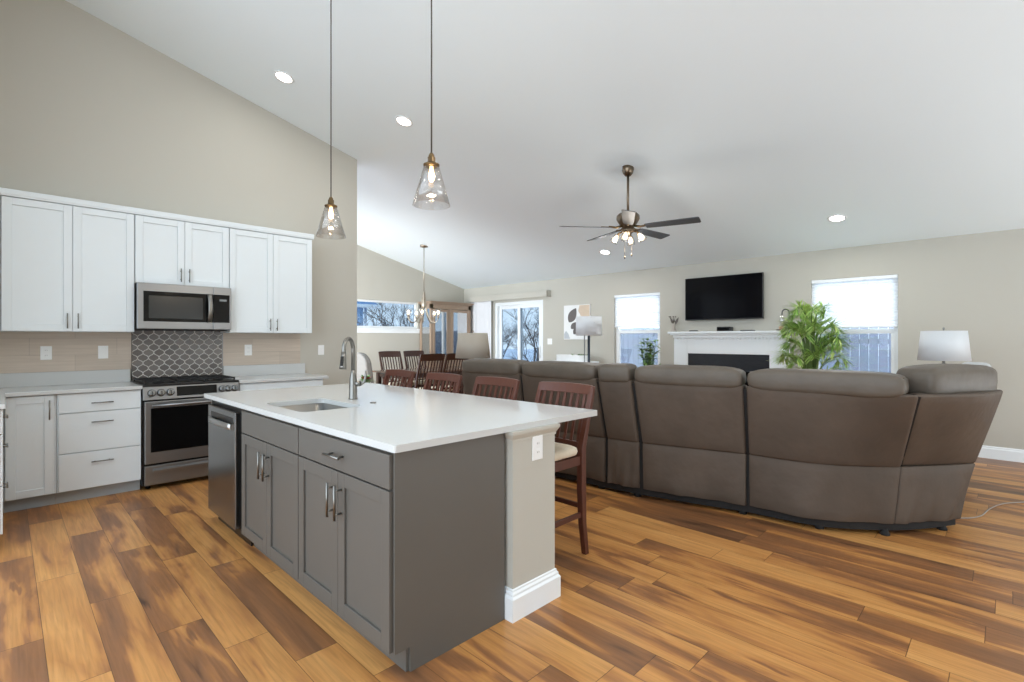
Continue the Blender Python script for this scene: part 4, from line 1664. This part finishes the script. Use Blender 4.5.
def cell_shade(label, w, zb):
    y0, y1 = w[0] + .004, w[1] - .004
    root = thing('window_blind', label, 'blind', (XT + .03, (y0 + y1) / 2, zb))
    quick_box('head_rail', (XT + .004, y0, w[3] - .045, XT + .05, y1, w[3] - .002), M['trim'], root, .003)
    b = MB()
    z = w[3] - .045
    n = int((z - zb - .02) / .019)
    pts = []
    for k in range(n + 1):
        zz = z - (z - zb - .02) * k / n
        pts.append((XT + .027 + (.008 if k % 2 else -.004), zz))
    v, f = [], []
    for x, zz in pts:
        v += [(x, y0 + .002, zz), (x, y1 - .002, zz)]
    for k in range(len(pts) - 1):
        f.append((2 * k, 2 * k + 1, 2 * k + 3, 2 * k + 2))
    b.add(v, f)
    o = b.build('shade_fabric', M['blind'], root)
    quick_box('bottom_rail', (XT + .015, y0, zb, XT + .042, y1, zb + .02), M['trim'], root, .003)
    return root


cell_shade('white cellular shade half lowered in the window left of the fireplace', W1, 1.552)
cell_shade('white cellular shade half lowered in the window right of the fireplace', W2, 1.488)

root = thing('vertical_blind', 'white vertical blinds gathered left of the sliding patio door, with valance', 'blind', (XT - .07, 7.8, .05))
b = MB()
b.box(XT - .12, 6.575, 2.195, XT - .108, 9.01, 2.32)
b.box(XT - .12, 6.575, 2.195, XT - .002, 6.587, 2.32)
b.box(XT - .12, 8.998, 2.195, XT - .002, 9.01, 2.32)
b.build('valance', M['wall'], root, .002)
quick_box('head_rail', (XT - .095, 6.60, 2.24, XT - .045, 8.99, 2.285), M['trim'], root)
for k in range(14):
    y = 8.30 + k * .05
    a = .22 + .05 * math.sin(k * 2.1)
    v = []
    for q in (-1, 0, 1):
        for z in (.05, 2.24):
            v.append((XT - .07 + .043 * q * math.sin(a) - .006 * (1 - q * q), y + .043 * q * math.cos(a) * .9, z))
    MB().add(v, [(0, 2, 3, 1), (2, 4, 5, 3)], True).build('vane', M['vblind'], root)

root = thing('wall_art', 'canvas with grey leaves and tan shapes on the wall beside the white floor lamp', 'picture', (XT - .02, 5.9, 1.33))
CY0, CY1, CZ0, CZ1 = 5.59, 6.215, 1.33, 1.995
quick_box('canvas', (XT - .032, CY0, CZ0, XT - .002, CY1, CZ1), M['canvas'], root, .002)


def blob(name, pts, material, d):
    b = MB()
    b.extrude([(XT - .032 - d, y, z) for y, z in pts], (.002, 0, 0))
    b.build(name, material, root)


def leafpts(c, L_, w, ang):
    pts = []
    n = 24
    for i in range(n):
        a = 2 * PI * i / n
        x, y = L_ * math.cos(a), w * math.sin(a) * abs(math.sin(a)) ** .7 * (1.1 - .25 * math.cos(a))
        pts.append((c[0] + x * math.cos(ang) - y * math.sin(ang), c[1] + x * math.sin(ang) + y * math.cos(ang)))
    return pts


blob('painted_leaf', leafpts((6.0, 1.80), .16, .085, 2.15), M['leafgrey'], .0022)
blob('painted_leaf', leafpts((5.97, 1.60), .09, .05, 2.4), M['leafgrey'], .0022)
blob('painted_leaf', leafpts((5.91, 1.51), .10, .055, 2.3), M['leafgrey'], .0022)
blob('painted_leaf', leafpts((5.82, 1.62), .10, .05, 1.2), M['leafgrey'], .0022)
blob('painted_shape', [(5.60, 1.75), (5.80, 1.78), (5.86, 1.88), (5.83, 1.985), (5.60, 1.985)], M['leaftan'], .0022)
blob('painted_shape', [(6.06, 1.345), (6.205, 1.345), (6.205, 1.44), (6.16, 1.50), (6.10, 1.44)], M['ltgrey'], .0022)

# ------------------------------------------------------------------ lamps


def drum_shade(mb, c, r0, r1, z0, z1, th=.003, n=32):
    mb.lathe([(r0, z0), (r1, z1), (r1 - th, z1), (r0 - th, z0)], c, n, close=True)
    return mb


root = thing('floor_lamp', 'floor lamp with a white drum shade in front of the wall canvas', 'lamp', (6.63, 4.81, 0))
lx, ly = 6.63, 4.81
MB().lathe([(.15, 0), (.15, .015), (.14, .022), (.02, .03)], (lx, ly, 0), 28).build('lamp_base', M['darkmetal'], root)
MB().cyl((lx, ly, .02), (lx, ly, 1.62), .021).build('pole', M['darkmetal'], root)
b = MB()
b.cyl((lx - .05, ly + .05, .02), (lx - .05, ly + .05, 1.40), .009)
b.build('pull_rod', M['pewter'], root)
drum_shade(MB(), (lx, ly, 0), .212, .205, 1.395, 1.70).build('lamp_shade', M['shade'], root)
b = MB()
for a in (0, 2 * PI / 3, 4 * PI / 3):
    b.cyl((lx, ly, 1.60), (lx + .207 * math.cos(a), ly + .207 * math.sin(a), 1.60), .003, n=6)
b.build('shade_ring', M['darkmetal'], root)


def table_lamp(label, x, y, zt, shade_mat, r0, r1, z0, z1, base_mat, z_neck):
    root = thing('table_lamp', label, 'lamp', (x, y, zt))
    h = z_neck - zt
    MB().lathe([(.085, 0), (.085, .012), (.03, .03), (.045, h * .3), (.062, h * .5), (.04, h * .78), (.02, h * .92), (.032, h * .95), (.036, h), (.012, h + .012), (.010, z1 - .05 - zt)], (x, y, zt), 24).build('lamp_base', base_mat, root)
    drum_shade(MB(), (x, y, 0), r0, r1, z0, z1).build('lamp_shade', shade_mat, root)
    b = MB()
    for a in (0, PI / 2, PI, 3 * PI / 2):
        b.cyl((x, y, z1 - .04), (x + (r1 - .002) * math.cos(a), y + (r1 - .002) * math.sin(a), z1 - .012), .002, n=6)
    b.build('shade_ring', M['pewter'], root)
    MB().lathe([(.004, z1 - .05), (.004, z1 + .01), (.010, z1 + .018), (.008, z1 + .032), (0, z1 + .036)], (x, y, 0), 12).build('finial', base_mat, root)
    return root


def side_table(label, x, y, h, r=.24):
    root = thing('end_table', label, 'table', (x, y, 0))
    MB().lathe([(0, h - .03), (r, h - .03), (r + .008, h - .02), (r + .008, h - .006), (r, h), (0, h)], (x, y, 0), 32).build('tabletop', M['cherry_dark'], root)
    for a in (PI / 4, 3 * PI / 4, 5 * PI / 4, 7 * PI / 4):
        MB().cyl((x + r * .75 * math.cos(a), y + r * .75 * math.sin(a), 0), (x + r * .7 * math.cos(a), y + r * .7 * math.sin(a), h - .03), .014, .02, 10).build('leg', M['cherry_dark'], root)
    return root


side_table('small round end table at the far left end of the sofa, under the linen lamp', 4.18, 4.83, .62)
table_lamp('table lamp with a linen drum shade at the far left end of the sofa', 4.18, 4.83, .62, M['shade_tan'], .225, .185, 1.10, 1.415, M['nickel'], 1.06)
side_table('small round end table by the right window, under the white lamp', 6.5, .45, .62, .26)
table_lamp('table lamp with a white shade beside the right-hand window', 6.5, .45, .62, M['shade'], .205, .178, 1.13, 1.42, M['pewter'], 1.09)

# ------------------------------------------------------------------ plants
RNG = random.Random(5)


def leaf(mb, p, d, up, L_, w, fold=.15, droop=.2, n=4):
    """pointed leaf from p along d"""
    p, d = Vector(p), Vector(d).normalized()
    side = d.cross(Vector(up))
    if side.length < 1e-3:
        side = Vector((1, 0, 0))
    side.normalize()
    nrm = side.cross(d).normalized()
    v, f = [], []
    for i in range(n + 1):
        t = i / n
        ww = w * math.sin(PI * min(.97, .06 + t * .94)) ** .8 * (1 - .25 * t)
        c = p + d * L_ * t - Vector((0, 0, 1)) * droop * L_ * t * t
        v += [c - side * ww + nrm * ww * fold, c, c + side * ww + nrm * ww * fold]
    for i in range(n):
        a = 3 * i
        f += [(a, a + 1, a + 4, a + 3), (a + 1, a + 2, a + 5, a + 4)]
    mb.add(v, f, True)


def pot(root, x, y, z0, h, r0, r1, m, soil=True):
    MB().lathe([(r0, z0), (r1, z0 + h), (r1 - .015, z0 + h), (r1 - .02, z0 + h - .03), (0, z0 + h - .03)], (x, y, 0), 24).build('pot', m, root)
    MB().lathe([(r1 - .022, z0 + h - .028), (0, z0 + h - .02)], (x, y, 0), 20).build('soil', M['soil'], root)


# bushy window plant
root = thing('potted_plant', 'leafy green plant in front of the window left of the fireplace', 'plant', (7.15, 4.02, 0))
px, py = 7.15, 4.02
pot(root, px, py, 0, .42, .15, .20, M['basket'])
st, lf = MB(), MB()
for k in range(26):
    a = RNG.uniform(0, 2 * PI)
    h = RNG.uniform(.85, 1.40)
    sp = RNG.uniform(.02, .26) * (1.25 - .5 * h / 1.4)
    pts = [(px + .03 * math.cos(a), py + .03 * math.sin(a), .40), (px + sp * .5 * math.cos(a), py + sp * .5 * math.sin(a), .40 + (h - .40) * .55), (px + sp * math.cos(a), py + sp * math.sin(a), h)]
    st.tube(pts, [.008, .006, .003], 6)
    nl = int((h - .7) * 26)
    for j in range(nl):
        q = .42 + .58 * j / nl
        c = catmull([Vector(t_) for t_ in pts], q)
        b_ = RNG.uniform(0, 2 * PI)
        leaf(lf, c, (math.cos(b_), math.sin(b_), RNG.uniform(.1, .8)), (0, 0, 1), RNG.uniform(.09, .17), RNG.uniform(.022, .034), droop=RNG.uniform(.1, .5))
st.build('stems', M['stem'], root)
lf.build('foliage', M['leaf'], root)
# spreading areca palm
root = thing('potted_palm', 'large bright green areca palm in front of the right-hand window', 'plant', (6.95, 1.72, 0))
px, py = 6.95, 1.72
pot(root, px, py, 0, .40, .17, .22, M['pot'])
st, lf = MB(), MB()
for k in range(52):
    a = RNG.uniform(0, 2 * PI)
    h = RNG.uniform(.95, 1.76)
    reach = RNG.uniform(.12, .36) * (1.1 if h < 1.4 else .7)
    base = Vector((px + .05 * math.cos(a), py + .05 * math.sin(a), .38))
    mid = Vector((px + reach * .35 * math.cos(a), py + reach * .35 * math.sin(a), h * .86))
    tip = Vector((px + reach * math.cos(a), py + reach * math.sin(a), h))
    if tip.x > XT - .12:
        tip.x = XT - .12
    end = tip + Vector((math.cos(a) * .07, math.sin(a) * .07, -.05))
    if end.x > XT - .1:
        end.x = XT - .1
    cv = [base, mid, tip, end]
    pts = [catmull(cv, i / 12) for i in range(13)]
    st.tube(pts, [.009 - .0006 * i for i in range(13)], 5)
    for i in range(26):
        q = .40 + .59 * i / 26
        c = catmull(cv, q)
        t_ = (catmull(cv, min(q + .02, .999)) - catmull(cv, q - .02)).normalized()
        sd = t_.cross(Vector((0, 0, 1)))
        if sd.length < .05:
            sd = Vector((math.sin(a), -math.cos(a), 0))
        sd.normalize()
        for s_ in (-1, 1):
            Lf = (.17 * math.sin(PI * (.18 + .74 * i / 26)) + .03) * RNG.uniform(.75, 1.2)
            d = sd * s_ * .8 + t_ * RNG.uniform(.6, 1.2) + Vector((RNG.uniform(-.2, .2), RNG.uniform(-.2, .2), RNG.uniform(-.1, .4)))
            if c.x + d.normalized().x * Lf > XT - .03:
                continue
            leaf(lf, c, d, (0, 0, 1), Lf, .0075, fold=.3, droop=.12, n=3)
st.build('stems', M['stem'], root)
lf.build('fronds', M['palm'], root)
# plant near the end of the kitchen wall
root = thing('plant_stand', 'small round plant stand past the end of the kitchen wall', 'table', (3.62, 6.52, 0))
MB().lathe([(0, .57), (.17, .57), (.175, .585), (.17, .60), (0, .60)], (3.62, 6.52, 0), 24).build('tabletop', M['cherry_dark'], root)
for a in (0.4, 2.5, 4.6):
    MB().cyl((3.62 + .14 * math.cos(a), 6.52 + .14 * math.sin(a), 0), (3.62 + .09 * math.cos(a), 6.52 + .09 * math.sin(a), .57), .012, .016, 8).build('leg', M['cherry_dark'], root)
root = thing('potted_plant', 'small green plant with red tips behind the faucet', 'plant', (3.62, 6.52, .60))
px, py = 3.62, 6.52
pot(root, px, py, .60, .12, .055, .075, M['pot'])
lf, st, rd = MB(), MB(), MB()
for k in range(38):
    a = RNG.uniform(0, 2 * PI)
    e = RNG.uniform(.15, 1.3)
    d = Vector((math.cos(a) * math.cos(e), math.sin(a) * math.cos(e), math.sin(e)))
    c = Vector((px, py, .71))
    st.tube([c, c + d * .09], [.003, .002], 5)
    leaf(rd if k % 7 == 0 else lf, c + d * .05, d, (0, 0, 1), RNG.uniform(.08, .14), .024, droop=.35)
st.build('stems', M['stem'], root)
lf.build('foliage', M['leaf'], root)
rd.build('flowers', M['red'], root)
# white trough planter on a console behind the sofa
root = thing('console_table', 'low white console table against the wall below the canvas', 'table', (7.45, 5.75, 0))
b = MB()
b.box(7.22, 5.35, .90, 7.70, 6.25, .93)
b.build('tabletop', M['trim'], root, .004)
for x in (7.25, 7.67):
    for y in (5.38, 6.22):
        MB().box(x - .02, y - .02, 0, x + .02, y + .02, .90).build('leg', M['trim'], root)
quick_box('lower_shelf', (7.24, 5.37, .25, 7.68, 6.23, .27), M['trim'], root)
root = thing('trough_planter', 'long white planter with low green leaves on the console under the canvas', 'plant', (7.45, 5.72, .93))
b = MB()
o_ = [(7.45 + .13 * math.cos(2 * PI * k / 28), 5.78 + .37 * math.sin(2 * PI * k / 28)) for k in range(28)]
i_ = [(7.45 + .115 * math.cos(2 * PI * k / 28), 5.78 + .355 * math.sin(2 * PI * k / 28)) for k in range(28)]
ring_slab(b, o_, i_, .93, 1.045)
b.prism(i_, .931, 1.02)
b.build('trough', M['pot'], root)
lf = MB()
for k in range(60):
    y = RNG.uniform(5.47, 5.75)
    a = RNG.uniform(0, 2 * PI)
    leaf(lf, (7.45 + RNG.uniform(-.06, .06), y, 1.02), (math.cos(a), math.sin(a), RNG.uniform(.4, 1.2)), (0, 0, 1), RNG.uniform(.06, .15), .016, droop=.4)
lf.build('foliage', M['leaf'], root)

# ------------------------------------------------------------------ pendants over the island


def pendant(x, y, label):
    zb = 2.106
    root = thing('pendant_light', label, 'lamp', (x, y, zb), 'glass pendants over the island')
    zc_ = ceil_z(x)
    MB().lathe([(.062, zc_ + .012), (.062, zc_ - .022), (.02, zc_ - .03), (0, zc_ - .03)], (x, y, 0), 24).build('canopy', M['brass'], root)
    MB().cyl((x, y, zb + .285), (x, y, zc_ - .02), .0045, n=8).build('cord', M['cord'], root)
    MB().lathe([(.008, zb + .300), (.014, zb + .290), (.017, zb + .285), (.014, zb + .280), (.022, zb + .274), (.022, zb + .250), (.027, zb + .242), (.046, zb + .234), (.046, zb + .224), (0, zb + .224)], (x, y, 0), 24).build('socket', M['brass'], root)
    MB().lathe([(.108, zb), (.044, zb + .224), (.041, zb + .224), (.105, zb)], (x, y, 0), 40, close=True).build('glass_shade', M['pglass'], root)
    bl = MB()
    bl.lathe([(.010, zb + .223), (.011, zb + .205), (.016, zb + .185), (.019, zb + .165), (.015, zb + .145), (.006, zb + .134), (0, zb + .133)], (x, y, 0), 16)
    bl.build('bulb', M['bulb'], root)
    return root


pendant(1.72, 2.349, 'nearer clear-glass cone pendant, hanging lower over the near half of the island')
pendant(1.72, 3.608, 'farther clear-glass cone pendant, hanging before the kitchen wall')
for y in (2.349, 3.608):
    d = bpy.data.lights.new('pendant_glow', 'POINT')
    d.energy = 7
    d.color = (1, .82, .6)
    d.shadow_soft_size = .03
    o = bpy.data.objects.new('pendant_glow', d)
    COL.objects.link(o)
    o.location = (1.72, y, 2.13)

# ------------------------------------------------------------------ recessed lights
SL = math.atan(.25)


def downlight(x, y, label, seen=True, watts=9):
    z = ceil_z(x) - .001
    Mx = Matrix.Translation((x, y, z)) @ Matrix.Rotation(SL, 4, 'Y')
    if seen:
        root = thing('recessed_light', label, 'lamp', (x, y, z), 'recessed lights in the sloped ceiling')
        b = MB()
        b.M = Mx
        b.lathe([(.098, 0), (.096, -.006), (.076, -.008), (.074, -.001)], (0, 0, 0), 32)
        b.build('trim_ring', M['trim'], root)
        b = MB()
        b.M = Mx
        b.lathe([(.075, -.0015), (.075, -.004), (0, -.005)], (0, 0, 0), 32)
        b.build('lens', M['canlight'], root)
    d = bpy.data.lights.new('downlight_beam', 'AREA')
    d.shape = 'DISK'
    d.size = .15
    d.energy = watts
    d.color = (1, .99, .97)
    o = bpy.data.objects.new('downlight_beam', d)
    COL.objects.link(o)
    o.matrix_world = Matrix.Translation((x, y, z - .02)) @ Matrix.Rotation(SL, 4, 'Y')


downlight(1.984, 5.2, 'recessed ceiling light highest on the slope, nearest the kitchen wall', watts=3.5)
downlight(3.062, 4.683, 'recessed ceiling light just left of the nearer pendant')
downlight(6.89, 4.676, 'recessed ceiling light below the ceiling fan, left of the television')
downlight(6.88, 1.428, 'recessed ceiling light above the right-hand window')
for x, y in ((1.98, 1.4), (3.06, 1.43), (4.9, -1.4)):  # unseen downlights without fixtures, added for more room light
    downlight(x, y, '', False)

# ------------------------------------------------------------------ ceiling fan
fx, fy = 4.909, 3.026
zc_ = ceil_z(fx)
root = thing('ceiling_fan', 'five-blade ceiling fan with a light kit hanging over the sofa', 'fan', (fx, fy, 2.25))
MB().lathe([(.066, zc_ + .02), (.066, zc_ - .02), (.055, zc_ - .06), (.03, zc_ - .09), (0, zc_ - .09)], (fx, fy, 0), 24).build('canopy', M['bronze'], root)
MB().cyl((fx, fy, 2.72), (fx, fy, zc_ - .05), .0135).build('downrod', M['bronze'], root)
MB().lathe([(.02, 2.775), (.045, 2.755), (.10, 2.745), (.125, 2.72), (.128, 2.68), (.10, 2.63), (.07, 2.60), (.065, 2.57), (0, 2.57)], (fx, fy, 0), 32).build('motor_housing', M['bronze'], root)
for k in range(5):
    a = math.radians(-76 + 72 * k)
    Mx = Matrix.Translation((fx, fy, 2.585)) @ Matrix.Rotation(a, 4, 'Z') @ Matrix.Rotation(math.radians(-12), 4, 'X')
    b = MB()
    b.M = Mx
    pts = [(.20, -.05), (.30, -.058), (.60, -.066), (.755, -.068), (.768, -.058), (.77, 0), (.768, .058), (.755, .068), (.60, .066), (.30, .058), (.20, .05)]
    b.prism(pts, -.004, .004)
    bl = b.build('blade', M['blade'], root)
    b = MB()
    b.M = Mx
    b.tube([(.06, 0, .02), (.14, 0, .0), (.22, 0, .008)], [.014, .012, .010], 8)
    b.prism([(.19, -.035), (.29, -.03), (.31, 0), (.29, .03), (.19, .035)], .004, .009)
    b.build('blade_iron', M['brass'], bl)
MB().lathe([(.06, 2.57), (.075, 2.56), (.07, 2.54), (.045, 2.525), (.03, 2.50), (0, 2.495)], (fx, fy, 0), 24).build('light_fitter', M['bronze'], root)
for k in range(4):
    a = math.radians(20 + 90 * k)
    dx, dy = math.cos(a), math.sin(a)
    P0 = Vector((fx + .05 * dx, fy + .05 * dy, 2.545))
    P1 = Vector((fx + .10 * dx, fy + .10 * dy, 2.535))
    ax_ = Vector((dx * .55, dy * .55, -.83)).normalized()
    b = MB()
    b.tube([P0, P1, P1 + ax_ * .03], [.009, .010, .016], 10)
    arm = b.build('lamp_arm', M['brass'], root)
    q = ax_.to_track_quat('Z', 'Y').to_matrix().to_4x4()
    b = MB()
    b.M = Matrix.Translation(P1 + ax_ * .025) @ q
    b.lathe([(.020, 0), (.032, .02), (.042, .06), (.048, .10), (.046, .10), (.040, .06), (.030, .022), (.018, .002)], (0, 0, 0), 20, close=True)
    b.build('glass_shade', M['glass'], root)
    b = MB()
    b.M = Matrix.Translation(P1 + ax_ * .03) @ q
    b.lathe([(.012, 0), (.016, .02), (.026, .045), (.027, .065), (.018, .085), (0, .09)], (0, 0, 0), 16)
    b.build('bulb', M['bulb_soft'], root)
for (dx, dy, z1) in ((.03, -.03, 2.30), (-.02, .03, 2.27)):
    b = MB()
    b.cyl((fx + dx, fy + dy, 2.51), (fx + dx, fy + dy, z1), .0018, n=6)
    b.lathe([(.004, z1 + .002), (.009, z1 - .01), (.008, z1 - .03), (0, z1 - .034)], (fx + dx, fy + dy, 0), 10)
    b.build('pull_chain', M['bronze'], root)
d = bpy.data.lights.new('fan_glow', 'POINT')
d.energy = 7
d.color = (1, .94, .86)
d.shadow_soft_size = .1
o = bpy.data.objects.new('fan_glow', d)
COL.objects.link(o)
o.location = (fx, fy, 2.33)

# ------------------------------------------------------------------ chandelier
cx, cy = 5.558, 7.827
zc_ = ceil_z(cx)
root = thing('chandelier', 'brushed metal chandelier with glass cup shades over the dining table', 'chandelier', (cx, cy, 1.6))
MB().lathe([(.075, zc_ + .02), (.075, zc_ - .02), (.02, zc_ - .035), (0, zc_ - .035)], (cx, cy, 0), 24).build('canopy', M['nickel'], root)
MB().cyl((cx, cy, 2.20), (cx, cy, zc_ - .03), .007, n=10).build('rod', M['nickel'], root)
MB().lathe([(.008, 2.24), (.02, 2.22), (.03, 2.17), (.035, 2.02), (.042, 1.97), (.03, 1.94), (.035, 1.92), (.0, 1.91)], (cx, cy, 0), 20).build('column', M['nickel'], root)
for k in range(5):
    a = math.radians(12 + 72 * k)
    dx, dy = math.cos(a), math.sin(a)
    cv = [(0.03, 2.12), (.045, 1.95), (.09, 1.78), (.17, 1.66), (.25, 1.66), (.29, 1.74)]
    cv = [Vector((cx + r * dx, cy + r * dy, z)) for r, z in cv]
    pts = [catmull(cv, i / 20) for i in range(21)]
    b = MB()
    b.tube(pts, [.012] * 21, 8, .6)
    b.build('arm', M['nickel'], root)
    ex, ey = cx + .29 * dx, cy + .29 * dy
    MB().lathe([(.022, 1.735), (.026, 1.75), (.012, 1.76), (.012, 1.80), (0, 1.80)], (ex, ey, 0), 14).build('cup', M['nickel'], root)
    MB().lathe([(.026, 1.755), (.045, 1.79), (.052, 1.84), (.055, 1.90), (.053, 1.90), (.050, 1.84), (.043, 1.792), (.024, 1.758)], (ex, ey, 0), 20, close=True).build('glass_shade', M['glass'], root)
    MB().lathe([(.012, 1.80), (.022, 1.825), (.024, 1.845), (.016, 1.87), (0, 1.88)], (ex, ey, 0), 14).build('bulb', M['bulb_soft'], root)
d = bpy.data.lights.new('chandelier_glow', 'POINT')
d.energy = 6
d.color = (1, .93, .84)
d.shadow_soft_size = .06
o = bpy.data.objects.new('chandelier_glow', d)
COL.objects.link(o)
o.location = (cx, cy, 1.98)

# ------------------------------------------------------------------ outside
b = MB()
b.box(XT + .16, -12, -.45, 60, 60, -.35)
b.box(-6, YD + .2, -.45, XT + .16, 60, -.35)
o = struct(b.build('ground', M['snow']))
# fence beyond the windows
root = thing('board_fence', 'blue-grey board fence seen through the two lower windows', 'fence', (11.2, 2.5, -.35))
b = MB()
y = -6.0
while y < 8.4:
    b.box(11.2, y, -.35, 11.225, y + .137, 1.62 + .01 * math.sin(y * 7))
    y += .145
b.build('boards', island_random_mat('fence_board', (166, 170, 182), (186, 190, 200), .8), root)
for z in (.1, 1.25):
    quick_box('rail', (11.225, -6, z, 11.265, 8.4, z + .09), M['fence'], root)
# blue house beyond the dining window
root = thing('neighbor_house', 'blue-sided house with a white gutter, seen left through the dining window', 'house', (7.5, 24, -.35))
b = MB()
b.box(2.5, 20, -.35, 11.0, 27, 2.75)
for z in [(-.2 + .18 * k) for k in range(16)]:
    b.box(2.5, 19.985, z, 11.0, 20.0, z + .012)
b.build('siding_wall', M['siding'], root)
b = MB()
b.extrude([(2.0, 19.5, 2.75), (2.0, 27.5, 2.75), (2.0, 23.5, 5.2)], (9.5, 0, 0))
b.build('roof', M['roof'], root)
b = MB()
b.box(2.0, 19.40, 2.68, 11.5, 19.52, 2.82)
b.cyl((11.06, 19.9, -.3), (11.06, 19.9, 2.7), .06, n=10)
b.build('gutter', M['trim'], root)
f = MB()
f.box(8.6, 19.94, .9, 9.9, 20, 2.1)
wf = f.build('window', M['trim'], root)
quick_box('pane', (8.7, 19.93, 1.0, 9.8, 19.945, 2.0), M['blackglass'], wf)


def bare_tree(x, y, h, seed, label):
    rnd = random.Random(seed)
    root = thing('bare_tree', label, 'tree', (x, y, -.38), 'bare winter trees outside')
    trunk, tw = MB(), MB()

    def grow(p, d, L_, r, lev):
        q = p + d * L_
        mid = p.lerp(q, .5) + Vector((rnd.uniform(-1, 1), rnd.uniform(-1, 1), 0)) * L_ * .06
        (trunk if lev < 2 else tw).tube([p, mid, q], [r, r * .85, r * .65], 6 if lev < 2 else 3, cap=False)
        if lev >= 6 or r < .0025:
            return
        n = 3 if lev < 5 else 2
        for k in range(n):
            a = rnd.uniform(0, 2 * PI)
            t = rnd.uniform(.35, .8)
            s_ = Vector((math.cos(a), math.sin(a), rnd.uniform(-.1, .5)))
            nd = (d * (1 - t * .5) + s_ * t).normalized()
            st_ = p.lerp(q, rnd.uniform(.45, 1.0)) if k else q
            grow(st_, nd, L_ * rnd.uniform(.55, .82), r * rnd.uniform(.5, .72), lev + 1)
    grow(Vector((x, y, -.38)), Vector((rnd.uniform(-.05, .05), rnd.uniform(-.05, .05), 1)).normalized(), h * .30, h * .011, 0)
    trunk.build('trunk', M['bark'], root)
    tw.build('branches', M['bark'], root)


for i, (x, y, h, lab) in enumerate(((11.7, 10.7, 2.7, 'small bare tree nearest the right pane of the sliding patio door'),
                                    (12.7, 13.1, 3.0, 'bare tree nearest beyond the left pane of the sliding patio door'),
                                    (15.4, 13.7, 3.6, 'bare tree seen through the right pane of the sliding door, second from the house'),
                                    (15.0, 16.3, 3.6, 'bare tree behind the left pane of the sliding door, second from the house'),
                                    (19.0, 17.0, 4.2, 'bare tree seen through the right pane of the sliding door, third from the house'),
                                    (18.6, 20.6, 4.8, 'bare tree behind the left pane of the sliding door, third from the house'),
                                    (23.4, 21.2, 6.0, 'bare tree farthest beyond the right pane of the sliding door'),
                                    (24.5, 27.0, 8.0, 'bare tree farthest beyond the left pane of the sliding door'),
                                    (8.7, 15.3, 4.0, 'bare tree beside the blue house in the dining window'),
                                    (11.6, 17.0, 4.4, 'bare tree in the middle of the dining window'),
                                    (14.6, 23.6, 6.0, 'bare tree far behind the middle of the dining window'),
                                    (9.6, 11.9, 3.0, 'small bare tree at the right end of the dining window'),
                                    (15.2, 7.6, 5.5, 'bare tree behind the fence through the window left of the fireplace'))):
    bare_tree(x, y, h, 11 + i, lab)
# brush on the snow beyond the door
b = MB()
rnd = random.Random(3)
for k in range(160):
    x, y = rnd.uniform(12.9, 14.1), rnd.uniform(11.4, 12.1)
    a = rnd.uniform(0, 2 * PI)
    l = rnd.uniform(.5, 1.3)
    b.tube([(x, y, -.36), (x + .3 * math.cos(a) * l, y + .3 * math.sin(a) * l, -.36 + l * .6), (x + .5 * math.cos(a) * l, y + .5 * math.sin(a) * l, -.36 + l)], [.012, .009, .004], 4, cap=False)
tag(b.build('undergrowth', M['twig']), 'bare brown undergrowth on the snow beyond the patio door', 'undergrowth', kind='stuff')
